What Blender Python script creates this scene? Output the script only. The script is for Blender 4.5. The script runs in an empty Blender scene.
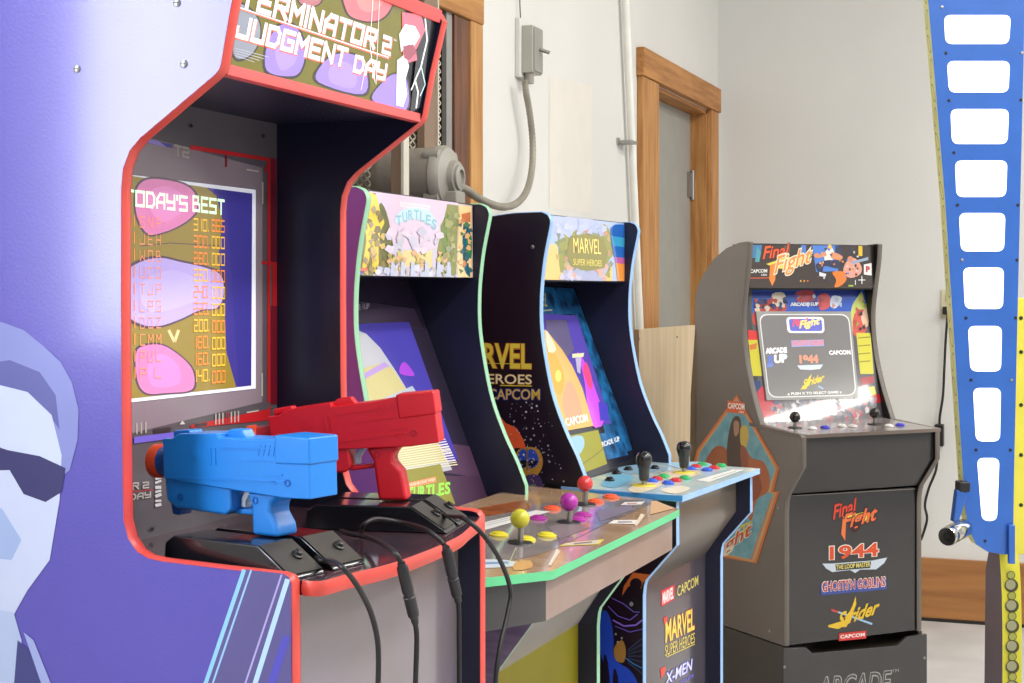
import bpy, bmesh, math, random
from mathutils import Vector, Matrix
random.seed(7)
SC = bpy.context.scene
COL = SC.collection
# ------------------------------------------------------------------ camera
F, HY, H, TH = 1550.0, 293.0, 1.31, math.radians(20.29)
CAMP = Vector((0, 0, H))
RT = Vector((math.cos(TH), math.sin(TH), 0)); FWD = Vector((-math.sin(TH), math.cos(TH), 0)); UP = Vector((0, 0, 1))
def ray(u, v): return FWD + RT*((u-512)/F) + UP*((HY-v)/F)
cd = bpy.data.cameras.new('camera'); cam = bpy.data.objects.new('camera', cd); COL.objects.link(cam)
cam.location = CAMP; cam.rotation_euler = (math.pi/2, 0, TH)
cd.sensor_width = 36; cd.lens = F/1024*36; cd.shift_y = -(341.5-HY)/1024; cd.clip_start = .02
SC.camera = cam
# ------------------------------------------------------------------ materials
def lin(c):
    def f(x):
        x = max(0, min(255, x))/255
        return x/12.92 if x <= .04045 else ((x+.055)/1.055)**2.4
    return (f(c[0]), f(c[1]), f(c[2]), 1)
_m = {}
def mat(name, rgb, rough=.5, metal=0, coat=0, emit=0, var=.05, scale=12, bump=0, bscale=60, spec=.5, stretch=(1,1,1), rgb2=None, crough=.08):
    key = (name, rgb, rough, metal, coat, emit)
    if key in _m: return _m[key]
    m = bpy.data.materials.new(name); m.use_nodes = True; n = m.node_tree.nodes; L = m.node_tree.links
    b = n['Principled BSDF']
    tc = n.new('ShaderNodeTexCoord'); mp = n.new('ShaderNodeMapping'); mp.inputs['Scale'].default_value = stretch
    L.new(tc.outputs['Object'], mp.inputs['Vector'])
    nz = n.new('ShaderNodeTexNoise'); nz.inputs['Scale'].default_value = scale; nz.inputs['Detail'].default_value = 4
    L.new(mp.outputs[0], nz.inputs['Vector'])
    rp = n.new('ShaderNodeValToRGB'); c = lin(rgb)
    c2 = lin(rgb2) if rgb2 else tuple(min(1, x*(1+var)) for x in c[:3])+(1,)
    c1 = c if rgb2 else tuple(x*(1-var) for x in c[:3])+(1,)
    rp.color_ramp.elements[0].position = .35; rp.color_ramp.elements[1].position = .65
    rp.color_ramp.elements[0].color = c1; rp.color_ramp.elements[1].color = c2
    L.new(nz.outputs['Fac'], rp.inputs['Fac']); L.new(rp.outputs['Color'], b.inputs['Base Color'])
    b.inputs['Roughness'].default_value = rough; b.inputs['Metallic'].default_value = metal
    b.inputs['Coat Weight'].default_value = coat; b.inputs['Coat Roughness'].default_value = crough
    b.inputs['Specular IOR Level'].default_value = spec
    if emit:
        L.new(rp.outputs['Color'], b.inputs['Emission Color']); b.inputs['Emission Strength'].default_value = emit
    if bump:
        n2 = n.new('ShaderNodeTexNoise'); n2.inputs['Scale'].default_value = bscale; n2.inputs['Detail'].default_value = 3
        L.new(mp.outputs[0], n2.inputs['Vector'])
        bp = n.new('ShaderNodeBump'); bp.inputs['Strength'].default_value = bump; bp.inputs['Distance'].default_value = .01
        L.new(n2.outputs['Fac'], bp.inputs['Height']); L.new(bp.outputs[0], b.inputs['Normal'])
    _m[key] = m
    return m
def ink(rgb, rough=.3, emit=0, coat=0): return mat('print', tuple(rgb), rough, 0, coat, emit, var=.03)
def wood(name, rgb, rgb2, axis=2, rough=.6, sc=6):
    st = [9, 9, 9]; st[axis] = .7
    return mat(name, rgb, rough, rgb2=rgb2, scale=sc, stretch=tuple(st), bump=.12, bscale=14)
# ------------------------------------------------------------------ mesh helpers
class MB:
    def __init__(s): s.v = []; s.f = []; s.mi = []; s.mats = []; s.sm = []
    def mid(s, m):
        if m not in s.mats: s.mats.append(m)
        return s.mats.index(m)
    def add(s, vs, fs, m, smooth=False):
        o = len(s.v); i = s.mid(m); s.v += [tuple(p) for p in vs]
        for f in fs: s.f.append([o+k for k in f]); s.mi.append(i); s.sm.append(smooth)
    def poly(s, pts, m): s.add(pts, [list(range(len(pts)))], m)
    def box(s, a, b, m, M=None):
        x0, y0, z0 = a; x1, y1, z1 = b
        v = [Vector(p) for p in ((x0,y0,z0),(x1,y0,z0),(x1,y1,z0),(x0,y1,z0),(x0,y0,z1),(x1,y0,z1),(x1,y1,z1),(x0,y1,z1))]
        if M is not None: v = [M @ p for p in v]
        s.add(v, [(0,3,2,1),(4,5,6,7),(0,1,5,4),(1,2,6,5),(2,3,7,6),(3,0,4,7)], m)
    def prism(s, prof, y0, y1, m, mk=None, m_edge=None):
        """profile of (x,z) extruded along y"""
        n = len(prof); f = mk or (lambda x, y, z: (x, y, z))
        a = [f(p[0], y0, p[1]) for p in prof]; b = [f(p[0], y1, p[1]) for p in prof]
        s.add(a+b, [list(range(n))[::-1], list(range(n, 2*n))], m)
        s.add(a+b, [(i, (i+1) % n, n+(i+1) % n, n+i) for i in range(n)], m_edge or m)
    def tube(s, path, r, m, seg=10, cap=True, closed=False):
        P = [Vector(p) for p in path]; n = len(P); vs = []; rs = r if isinstance(r, (list, tuple)) else [r]*n
        prev = None
        for i, p in enumerate(P):
            t = (P[min(i+1, n-1)]-P[max(i-1, 0)]).normalized()
            if prev is None:
                a = Vector((0,0,1)) if abs(t.z) < .9 else Vector((1,0,0)); u = t.cross(a).normalized()
            else:
                u = (prev - t*prev.dot(t)).normalized()
            prev = u; w = t.cross(u)
            for k in range(seg):
                q = 2*math.pi*k/seg; vs.append(p+(u*math.cos(q)+w*math.sin(q))*rs[i])
        fs = [(i*seg+k, i*seg+(k+1) % seg, (i+1)*seg+(k+1) % seg, (i+1)*seg+k) for i in range(n-1) for k in range(seg)]
        s.add(vs, fs, m, True)
        if cap:
            s.add(vs[:seg], [list(range(seg))[::-1]], m); s.add(vs[-seg:], [list(range(seg))], m)
    def lathe(s, o, ax, prof, m, seg=24):
        """prof: (radius, height along ax)"""
        ax = Vector(ax).normalized(); o = Vector(o)
        a = Vector((0,0,1)) if abs(ax.z) < .9 else Vector((1,0,0)); u = ax.cross(a).normalized(); w = ax.cross(u); vs = []
        for r, h in prof:
            for k in range(seg):
                q = 2*math.pi*k/seg; vs.append(o+ax*h+(u*math.cos(q)+w*math.sin(q))*max(r, 1e-5))
        n = len(prof)
        s.add(vs, [(i*seg+k, i*seg+(k+1) % seg, (i+1)*seg+(k+1) % seg, (i+1)*seg+k) for i in range(n-1) for k in range(seg)], m, True)
    def build(s, name, parent=None, bevel=0, seg=2, angle=35, **props):
        me = bpy.data.meshes.new(name); me.from_pydata(s.v, [], s.f)
        for m in s.mats: me.materials.append(m)
        for p, i, q in zip(me.polygons, s.mi, s.sm): p.material_index = i; p.use_smooth = q
        me.update()
        bm = bmesh.new(); bm.from_mesh(me)
        if not getattr(s, 'flat', False):
            bmesh.ops.remove_doubles(bm, verts=bm.verts, dist=1e-6)
            bmesh.ops.recalc_face_normals(bm, faces=bm.faces)
        bm.to_mesh(me); bm.free()
        if not bevel: me.set_sharp_from_angle(angle=math.radians(38))
        o = bpy.data.objects.new(name, me); COL.objects.link(o)
        if parent: o.parent = parent
        if bevel:
            b = o.modifiers.new('bevel', 'BEVEL'); b.width = bevel; b.segments = seg; b.limit_method = 'ANGLE'; b.angle_limit = math.radians(angle)
            b.use_clamp_overlap = True
            for p in me.polygons: p.use_smooth = True
            w = o.modifiers.new('wn', 'WEIGHTED_NORMAL'); w.keep_sharp = True
        for k, v in props.items(): o[k] = v
        return o
def tag(o, label, cat, group=None):
    o['label'] = label; o['category'] = cat
    if group: o['group'] = group
    return o
def struct(o): o['kind'] = 'structure'; return o
def empty(name, M=None):
    o = bpy.data.objects.new(name, None); COL.objects.link(o); o.empty_display_size = .1
    if M is not None: o.matrix_world = M
    return o
def spline(pts, n=6, closed=False):
    P = [Vector(p) for p in pts]; out = []
    for i in range(len(P)-1):
        p0, p1, p2, p3 = P[max(i-1, 0)], P[i], P[i+1], P[min(i+2, len(P)-1)]
        for k in range(n):
            t = k/n
            out.append(.5*((2*p1)+(p2-p0)*t+(2*p0-5*p1+4*p2-p3)*t*t+(3*p1-p0-3*p2+p3)*t**3))
    return out+[P[-1]]
class Fr:
    """a local frame: x = front normal, y = to the right seen from the back wall side, z = up"""
    def __init__(s, loc, deg):
        a = math.radians(deg); n = Vector((math.cos(a), -math.sin(a), 0)); w = Vector((math.sin(a), math.cos(a), 0))
        s.R = Matrix((n, w, UP)); s.loc = Vector(loc)
        s.M = Matrix.Translation(s.loc) @ s.R.transposed().to_4x4()
        s.c = s.R @ (CAMP-s.loc)
    def at(s, u, v, pl):
        """where the sight line of photo point (u,v) meets a plane of this frame: ('x',c) ('y',c) ('z',c) or (point, normal)"""
        d = s.R @ ray(u, v)
        if isinstance(pl[0], str):
            n = Vector([1.0 if k == pl[0] else 0.0 for k in 'xyz']); p0 = n*pl[1]
        else: p0, n = Vector(pl[0]), Vector(pl[1])
        t = (p0-s.c).dot(n)/d.dot(n)
        return s.c+d*t
    def nrm(s, pl):
        n = Vector([1.0 if k == pl[0] else 0.0 for k in 'xyz']) if isinstance(pl[0], str) else Vector(pl[1]).normalized()
        p0 = n*pl[1] if isinstance(pl[0], str) else Vector(pl[0])
        return n if (s.c-p0).dot(n) > 0 else -n
WF = Fr((0, 0, 0), 0)   # world frame
class Art:
    """flat printed shapes stacked on a plane of a frame, one mesh"""
    def __init__(s, fr, pl, lift=.0006, step=.00003, lim=None): s.fr, s.pl, s.o, s.st, s.lim = fr, pl, lift, step, lim; s.mb = MB(); s.mb.flat = True; s.n = fr.nrm(pl)
    def pt(s, u, v):
        p = s.fr.at(u, v, s.pl)
        if s.lim:
            p.y = max(s.lim[0], min(s.lim[1], p.y))
            if len(s.lim) > 2: p.z = max(s.lim[2], min(s.lim[3], p.z))
            if not isinstance(s.pl[0], str): p.x = s.pl[0].x-(p.z-s.pl[0].z)*s.pl[1].z/s.pl[1].x
        return p+s.n*s.o
    def poly(s, pts, m, smooth=0):
        if smooth:
            q = [Vector((a, b)) for a, b in pts]; k = len(q); out = []
            for i in range(k):
                p0, p1, p2, p3 = q[i-1], q[i], q[(i+1) % k], q[(i+2) % k]
                for j in range(smooth):
                    t = j/smooth
                    out.append(.5*((2*p1)+(p2-p0)*t+(2*p0-5*p1+4*p2-p3)*t*t+(3*p1-p0-3*p2+p3)*t**3))
            pts = [(a.x, a.y) for a in out]
        V = [s.pt(*p) for p in pts]
        nn = Vector((0, 0, 0))
        for i in range(len(V)): nn += (V[i]-V[0]).cross(V[(i+1) % len(V)]-V[0])
        if nn.dot(s.n) < 0: V.reverse()
        s.mb.poly(V, m); s.o += s.st; return s
    def ell(s, cx, cy, rx, ry, m, n=20, rot=0):
        c, d = math.cos(rot), math.sin(rot)
        return s.poly([(cx+rx*math.cos(2*math.pi*k/n)*c-ry*math.sin(2*math.pi*k/n)*d, cy+rx*math.cos(2*math.pi*k/n)*d+ry*math.sin(2*math.pi*k/n)*c) for k in range(n)], m)
    def line(s, pts, w, m):
        for (a, b), (c, d) in zip(pts, pts[1:]):
            L = math.hypot(c-a, d-b) or 1; x, y = -(d-b)/L*w/2, (c-a)/L*w/2
            o = s.o; s.poly([(a+x, b+y), (c+x, d+y), (c-x, d-y), (a-x, b-y)], m); s.o = o
        s.o += s.st; return s
    def text(s, st, ll, lr, ul, m, bold=.0, shear=0):
        """letters fitted to the parallelogram lower-left, lower-right, upper-left (photo points on the plane)"""
        V, Fc = glyphs(st, bold, shear)
        a, b, c = s.pt(*ll), s.pt(*lr), s.pt(*ul)
        s.mb.add([a+(b-a)*x+(c-a)*y for x, y in V], Fc, m); s.o += s.st; return s
    def strokes(s, st, ll, lr, ul, m, w=.2, gap=.35):
        a, b, c = s.pt(*ll), s.pt(*lr), s.pt(*ul)
        q, fc = stroke_text(st, w, gap)
        s.mb.add([a+(b-a)*x+(c-a)*y for x, y in q], fc, m); s.o += s.st; return s
    def done(s, name, parent, **k): return s.mb.build(name, parent, **k)
_g = {}
def glyphs(st, bold=0, shear=0):
    key = (st, bold, shear)
    if key in _g: return _g[key]
    cu = bpy.data.curves.new('glyph', 'FONT'); cu.body = st; cu.offset = bold; cu.shear = shear; cu.resolution_u = 3
    o = bpy.data.objects.new('glyph', cu); COL.objects.link(o)
    dg = bpy.context.evaluated_depsgraph_get(); me = bpy.data.meshes.new_from_object(o.evaluated_get(dg))
    V = [(v.co.x, v.co.y) for v in me.vertices]; Fc = [list(p.vertices) for p in me.polygons]
    bpy.data.objects.remove(o); bpy.data.curves.remove(cu); bpy.data.meshes.remove(me)
    x0 = min(v[0] for v in V); x1 = max(v[0] for v in V); y0 = min(v[1] for v in V); y1 = max(v[1] for v in V)
    V = [((x-x0)/(x1-x0), (y-y0)/(y1-y0)) for x, y in V]
    _g[key] = (V, Fc); return _g[key]
# squared techno letters on a 2 x 2 grid (x 0..2, y 0..2)
ST = {'T': [[(0,2),(2,2)],[(1,2),(1,0)]], 'E': [[(2,2),(0,2),(0,0),(2,0)],[(0,1),(1.7,1)]], 'R': [[(0,0),(0,2),(2,2),(2,1),(0,1)],[(.9,1),(2,0)]],
 'M': [[(0,0),(0,2),(1,.9),(2,2),(2,0)]], 'I': [[(0,0),(0,2)]], 'N': [[(0,0),(0,2),(2,0),(2,2)]], 'A': [[(0,0),(0,1.2),(.8,2),(2,2),(2,0)],[(0,.8),(2,.8)]],
 'O': [[(0,0),(0,2),(2,2),(2,0),(0,0)]], '2': [[(0,2),(2,2),(2,1),(0,1),(0,0),(2,0)]], 'J': [[(2,2),(2,0),(0,0),(0,.8)]], 'U': [[(0,2),(0,0),(2,0),(2,2)]],
 'D': [[(0,0),(0,2),(1.5,2),(2,1.5),(2,.5),(1.5,0),(0,0)]], 'G': [[(2,2),(0,2),(0,0),(2,0),(2,1),(1.1,1)]], 'Y': [[(0,2),(0,1),(2,1)],[(2,2),(2,0),(.2,0)]],
 'S': [[(2,2),(0,2),(0,1),(2,1),(2,0),(0,0)]], 'B': [[(0,0),(0,2),(1.6,2),(1.6,1.1),(0,1)],[(1.6,1),(2,.9),(2,0),(0,0)]], "'": [[(0,2),(0,1.5)]], '0': [[(0,0),(0,2),(2,2),(2,0),(0,0)]],
 '1': [[(1,2),(1,0)]], '3': [[(0,2),(2,2),(2,0),(0,0)],[(0,1),(2,1)]], '4': [[(0,2),(0,1),(2,1)],[(2,2),(2,0)]], '5': [[(2,2),(0,2),(0,1),(2,1),(2,0),(0,0)]],
 '6': [[(2,2),(0,2),(0,0),(2,0),(2,1),(0,1)]], '8': [[(0,0),(0,2),(2,2),(2,0),(0,0)],[(0,1),(2,1)]], '9': [[(2,0),(2,2),(0,2),(0,1),(2,1)]], '.': [[(0,0),(0,.15)]],
 'Z': [[(0,2),(2,2),(0,0),(2,0)]], 'P': [[(0,0),(0,2),(2,2),(2,1),(0,1)]], 'C': [[(2,2),(0,2),(0,0),(2,0)]], 'L': [[(0,2),(0,0),(2,0)]], 'H': [[(0,0),(0,2)],[(2,0),(2,2)],[(0,1),(2,1)]], 'W': [[(0,2),(0,0),(1,1),(2,0),(2,2)]], 'K': [[(0,0),(0,2)],[(2,2),(0,1),(2,0)]]}
def stroke_text(st, w=.4, gap=.7):
    V = []; Fc = []; x = w/2
    for ch in st:
        if ch == ' ': x += 1.6; continue
        wd = 0
        for ln in ST[ch]:
            for (a, b), (c, d) in zip(ln, ln[1:]):
                L = math.hypot(c-a, d-b); ex, ey = (c-a)/L*w/2, (d-b)/L*w/2; px_, py_ = -ey, ex
                o = len(V)
                for X, Y in ((a-ex+px_, b-ey+py_), (c+ex+px_, d+ey+py_), (c+ex-px_, d+ey-py_), (a-ex-px_, b-ey-py_)): V.append((x+X, Y+w/2))
                Fc.append([o+3, o+2, o+1, o])
            wd = max(wd, max(p[0] for p in ln))
        x += wd+w+gap
    T = x-gap-w/2
    return [(a/T, b/(2+w)) for a, b in V], Fc
# ------------------------------------------------------------------ room
XW, YF = -1.446, 6.405
white = mat('wall_paint', (216,214,209), .75, var=.02, scale=2, bump=.05, bscale=120)
white2 = mat('wall_paint_far', (216,215,211), .75, var=.02, scale=2, bump=.05, bscale=120)
concrete = mat('painted_concrete', (196,194,192), .45, rgb2=(184,182,180), scale=5, bump=.05, bscale=40)
pine = wood('pine_board', (196,146,84), (164,112,58)); pineh = wood('pine_board_flat', (190,138,76), (158,104,50), axis=1)
rust = wood('old_dark_board', (116,72,46), (84,50,34)); cedar = wood('door_casing_wood', (192,138,78), (162,108,54)); cedarh = wood('door_header_wood', (186,130,70), (154,100,48), axis=1)
DOOR = (5.366, 6.2, 0, 2.055); FAN = (2.35, 3.588, .9, 1.99); WIN = (.28, .86, 1.2, 2.7)
mb = MB()
ys = sorted({-3.5, YF, *DOOR[:2], *FAN[:2], *WIN[:2]}); zs = sorted({0, 3.4, DOOR[3], *FAN[2:], *WIN[2:]})
for y0, y1 in zip(ys, ys[1:]):
    for z0, z1 in zip(zs, zs[1:]):
        ym, zm = (y0+y1)/2, (z0+z1)/2
        if any(h[0] < ym < h[1] and h[2] < zm < h[3] for h in (DOOR, FAN, WIN)): continue
        mb.box((XW-.15, y0, z0), (XW, y1, z1), white)
wl = struct(mb.build('wall_left'))
cream = mat('cream_paint_patch', (220,214,204), .7, var=.02)
a = Art(WF, ('x', XW)); a.poly([(549,76),(592,86),(591,214),(549,208)], cream); a.done('paint_patch', wl)
mb = MB(); mb.box((XW-.15, YF, 0), (4.5, YF+.15, 3.4), white2); struct(mb.build('wall_far'))
mb = MB(); mb.box((XW-.15, -3.5, -.1), (4.5, YF+.15, 0), concrete); struct(mb.build('floor'))
mb = MB(); mb.box((XW-.15, -3.5, 3.4), (4.5, YF+.15, 3.5), white); struct(mb.build('ceiling'))
base = wood('baseboard_plywood', (172,118,66), (146,96,52), axis=0, sc=3)
mb = MB(); mb.box((XW+.02, YF-.02, .012), (4.5, YF, .25), base); bb = struct(mb.build('baseboard_far', bevel=.002))
mb = MB(); mb.box((XW+.02, YF-.024, 0), (4.5, YF, .012), mat('dark_gap', (40,34,30), .8)); mb.build('bottom_gap', bb)
# door
dr = struct(empty('door_1'))
grey = mat('grey_door_paint', (150,148,140), .5, var=.03)
mb = MB(); mb.box((XW-.11, DOOR[0], 0), (XW-.066, DOOR[1], 2.04), grey); mb.build('door_slab', dr, .003)
mb = MB(); mb.box((XW, 5.15, 0), (XW+.022, DOOR[0], 2.057), cedar); mb.build('casing', dr, .003)
mb = MB(); mb.box((XW, DOOR[1], 0), (XW+.022, 6.325, 2.057), cedar); mb.build('casing', dr, .003)
mb = MB(); mb.box((XW, 5.14, 2.057), (XW+.03, 6.335, 2.155), cedarh); mb.build('header', dr, .003)
mb = MB(); mb.box((XW-.15, DOOR[0], 0), (XW, DOOR[0]+.012, 2.055), cedar); mb.box((XW-.15, DOOR[1]-.012, 0), (XW, DOOR[1], 2.055), cedar); mb.box((XW-.15, DOOR[0], 2.04), (XW, DOOR[1], 2.055), cedarh); mb.build('jamb_lining', dr)
steel = mat('brushed_steel', (170,168,164), .35, 1)
mb = MB(); mb.box((XW-.066, 6.13, 1.70), (XW-.058, 6.186, 1.80), steel); mb.tube([(XW-.055, 6.186, 1.69), (XW-.055, 6.186, 1.81)], .008, steel); mb.build('hinge', dr)
# fan opening
w1 = struct(empty('window_1'))
mb = MB(); mb.box((XW-.02, 3.588, .85), (XW+.012, 3.67, 1.99), pine); mb.build('frame', w1, .004)
mb = MB(); mb.box((XW-.02, 2.2, 1.99), (XW+.014, 3.672, 2.13), pineh); mb.build('header', w1, .004)
mb = MB(); mb.box((XW-.15, 3.495, .9), (XW+.006, 3.588, 1.99), rust); mb.build('inner_jamb', w1, .003)
mb = MB(); mb.box((XW-.02, 2.24, .85), (XW+.02, 2.35, 1.99), pine); mb.build('frame', w1, .004)
mb = MB(); mb.box((XW-.15, 2.35, .86), (XW+.03, 3.56, .9), pineh); mb.build('sill', w1, .004)
# daylight window further left (lights the purple side panel)
w2 = struct(empty('window_2'))
sky = mat('bright_sky_pane', (240,246,255), .5, emit=16.5, var=.01)
mb = MB(); mb.box((XW-.03, WIN[0]+.03, WIN[2]+.03), (XW-.012, WIN[1]-.03, WIN[3]-.03), sky); mb.build('pane', w2)
mb = MB()
wfr = mat('grey_window_frame', (120,118,112), .6)
for y in (WIN[0], WIN[1]-.03): mb.box((XW-.15, y, WIN[2]), (XW-.004, y+.03, WIN[3]), wfr)
for z in (WIN[2], WIN[3]-.03): mb.box((XW-.15, WIN[0]+.03, z), (XW-.004, WIN[1]-.03, z+.03), wfr)
mb.build('frame', w2)
# ------------------------------------------------------------------ fan, motor, conduit, switch, pipe
galv = mat('galvanised_mesh', (196,186,164), .6); posts = mat('brown_painted_steel', (136,112,92), .5, .1); postl = mat('light_steel_edge', (205,198,182), .5)
dkfan = mat('dusty_fan_shutter', (84,76,68), .8)
g = empty('fan_guard', Matrix.Translation((XW, 2.95, .92)))
mb = MB()
yy, zz, cw, ch = -.6, 0, .017, .042
hy, hz = .0185, .0095
for i in range(15):
    for j in range(58):
        y, z = -.06+i*2*hy, -.02+j*2*hz
        for sg in (1, -1):
            for q in ((y, z, sg), (y+sg*hy, z+hz, -sg)):
                mb.box((-.001, -.0016, 0), (.001, .0016, math.hypot(hy, hz)), galv, Matrix.Translation((-.003, q[0], q[1])) @ Matrix.Rotation(-q[2]*math.atan2(hy, hz), 4, 'X'))
mb.box((-.012, .505, -.02), (.0, .54, 1.07), mat('mesh_side_plate', (150,148,144), .5, .3))
mb.build('expanded_mesh', g)
mb = MB(); mb.box((-.10, -.6, -.02), (-.09, .54, 1.06), dkfan)
for j in range(9): mb.box((-.09, -.6, .02+j*.12), (-.06, .54, .028+j*.12), dkfan)
mb.build('fan_shutter', g)
tag(g, 'expanded metal guard over the old exhaust fan opening in left wall', 'fan guard')
mb = MB()
def postm(u0, u1, X, z0, z1, nm, lab, th=.03):
    p = [WF.at(u, 200, ('x', X)) for u in (u0, u1)]
    m = MB(); m.box((X-th, p[0].y, z0), (X, p[1].y, z1), posts); m.box((X, p[1].y-.006, z0), (X+.004, p[1].y, z1), postl)
    o = m.build(nm); tag(o, lab, 'steel post'); return o
postm(424.5, 437.5, XW+.02, .9, 2.0, 'steel_post', 'brown steel post behind the motor against the fan guard', .018)
p = WF.at(391, 170, ('y', 2.86)); q = WF.at(404, 170, ('y', 2.86))
mb = MB(); mb.box((p.x, 2.86, .0), (q.x-.006, 2.885, 1.74), posts); mb.box((q.x-.006, 2.858, .0), (q.x, 2.885, 1.74), postl)
tag(mb.build('steel_post'), 'brown steel post with pale edge in front of the motor body', 'steel post')
mgrey = mat('grey_motor_enamel', (146,140,130), .5, .1, bump=.1, bscale=80); mdk = mat('motor_end_casting', (156,152,142), .5, .2)
mo = empty('fan_motor', Matrix.Translation((-1.405, 3.0, 1.552)))
mb = MB(); mb.lathe((0,0,0), (1,0,0), [(0,0),(.055,0),(.063,.012),(.064,.02),(.064,.135),(.061,.138)], mgrey, 32); mb.build('housing', mo)
mb = MB(); mb.lathe((0,0,0), (1,0,0), [(.064,.132),(.068,.134),(.068,.146),(.062,.156),(.036,.164),(.034,.176),(.0,.176)], mdk, 32)
for k in range(4):
    q = math.pi/4+k*math.pi/2; mb.lathe((.14, .062*math.cos(q), .062*math.sin(q)), (1,0,0), [(.012,-.02),(.012,.012),(0,.012)], mdk, 12)
mb.build('end_cap', mo)
mb = MB(); mb.lathe((0,0,0), (1,0,0), [(.026,.172),(.026,.182),(.016,.184),(.015,.178),(0,.178)], mdk, 24); mb.build('bearing_hub', mo)
mb = MB(); mb.box((.15, -.03, -.085), (.185, .02, -.03), mdk); mb.build('conduit_box', mo, .004)
mb = MB(); mb.box((-.02, -.05, -.16), (.14, .05, -.06), mgrey); mb.build('mount_bracket', mo, .004)
tag(mo, 'grey electric fan motor mounted in front of the mesh guard', 'motor')
sb = empty('switch_box', Matrix.Translation(WF.at(517, 50, ('x', XW))))
sgrey = mat('grey_switch_enamel', (172,170,160), .45, .1)
mb = MB(); mb.box((.012, -.002, -.062), (.046, .078, .066), sgrey); mb.build('enclosure', sb, .003)
mb = MB(); mb.box((.046, .004, -.058), (.050, .072, .062), mat('switch_cover', (150,148,140), .45, .2)); mb.build('cover', sb, .002)
mb = MB(); mb.tube([(.05, .045, .005), (.075, .055, -.004)], .005, steel); mb.build('lever', sb)
mb = MB(); mb.box((0, -.016, -.075), (.014, .05, .085), white); mb.build('mounting_block', sb, .002)
mb = MB(); mb.tube([(.01, .0, .085), (.008, -.002, .15), (.006, .0, 2.0)], .0016, mat('dark_wire', (70,66,60), .5)); mb.build('supply_wire', sb)
mb = MB(); mb.lathe((.028, .02, -.09), (0,0,1), [(0,0),(.013,0),(.013,.03),(0,.03)], mgrey, 16); mb.build('connector', sb)
tag(sb, 'grey metal switch box with side lever high on left wall', 'switch')
cond = mat('flexible_grey_conduit', (150,144,130), .5, .3, var=.1)
P = [WF.at(u, v, ('x', x)) for u, v, x in [(525,80,-1.41),(526,92,-1.41),(529.5,112,-1.41),(532.5,140,-1.41),(532,168,-1.40),(527,190,-1.38),(517,203,-1.35),(503,207,-1.32),(488,203,-1.30),(475,196,-1.28),(467,190,-1.255),(459,187,-1.235)]]
sp = spline(P, 14); rr = [.0088*(1.08 if i % 2 else .94) for i in range(len(sp))]
mb = MB(); mb.tube(sp, rr, cond, 12); tag(mb.build('conduit'), 'flexible grey conduit looping from switch box to motor', 'conduit')
pvc = mat('white_pvc', (236,234,226), .35)
a0, a1 = WF.at(625.6, 0, ('x', -1.424)), WF.at(640.2, 330, ('x', -1.424)); d = (a0-a1)/(a0.z-a1.z)
mb = MB(); mb.tube([a1-d*a1.z+d*.0, a1+d*(3.2-a1.z)], .0125, pvc, 14); tag(mb.build('pipe'), 'tall white plastic pipe leaning against wall beside wooden door frame', 'pipe')
mb = MB(); q = WF.at(619, 142, ('x', XW)); mb.box((XW, q.y-.02, q.z-.006), (XW+.05, q.y+.05, q.z+.004), steel); mb.box((XW, q.y-.03, q.z-.012), (XW+.006, q.y-.005, q.z+.012), steel)
tag(mb.build('pipe_bracket', bevel=.001), 'small metal bracket on left wall holding white pipe', 'bracket')
# plywood sheet in front of the door
ply = wood('raw_plywood', (210,188,154), (196,172,136), axis=2, sc=3); plye = mat('plywood_edge', (128,100,72), .8)
X = -1.30
p0 = WF.at(635.2, 331, ('x', X)); p1 = WF.at(640, 329.5, ('x', X))
mb = MB(); mb.box((X-.016, p1.y-.012, 0), (X, 5.72, p1.z), ply)
pb = mb.build('plywood_sheet', bevel=.001); tag(pb, 'bare plywood sheet standing on edge below door behind the cabinets', 'plywood')
mb = MB(); mb.box((X-.017, p1.y-.0135, 0), (X-.0, p1.y-.012, p1.z), plye); mb.build('sawn_edge', pb)
kn = ink((60,48,38))
for u, v in ((639,339),(677,337)): a = Art(WF, ('x', X)); a.ell(u, v, .9, 1.3, kn, 8); a.done('screw_hole', pb)
# wall outlet with cord and adaptor
ol = WF.at(949, 304, ('y', YF)); beige = mat('ivory_plastic', (206,198,166), .4)
blk = mat('black_plastic', (24,23,24), .4); rub = mat('black_cable_rubber', (22,21,23), .45)
o = empty('wall_outlet', Matrix.Translation((ol.x, YF, ol.z)))
mb = MB(); mb.box((-.03, -.007, -.058), (.035, 0, .058), beige); mb.build('cover_plate', o, .002)
mb = MB(); mb.box((-.012, -.012, .012), (.012, -.006, .042), mat('socket_ivory', (180,172,142), .4)); mb.build('socket', o, .002)
tag(o, 'ivory wall outlet with black plug beside the blue lighted column', 'outlet')
pc = empty('power_cord', Matrix.Translation((ol.x-.01, YF-.02, ol.z-.03)))
MI = Matrix.Translation((ol.x-.01, YF-.02, ol.z-.03)).inverted()
def yp(u, v, y=YF-.03): return MI @ WF.at(u, v, ('y', y))
mb = MB(); mb.box((-.012, -.02, -.012), (.012, .008, .02), blk); mb.build('plug', pc, .003)
mb = MB(); mb.tube(spline([yp(948,312), yp(946,335), yp(944.5,365), yp(943,395), yp(940,415), yp(939.5,424)], 6), .005, rub, 8)
mb.tube(spline([yp(938,448), yp(936,470), yp(929,488), yp(925,505), yp(927,520), yp(921,540)], 6), .005, rub, 8); mb.build('cord', pc)
q0, q1 = yp(935, 424), yp(944, 446); mb = MB(); mb.box((q0.x, q0.y-.03, q1.z), (q1.x, q0.y+.02, q0.z), blk); mb.build('adaptor', pc, .004)
tag(pc, 'black power cord hanging from outlet with square black adaptor', 'cord')
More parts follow.
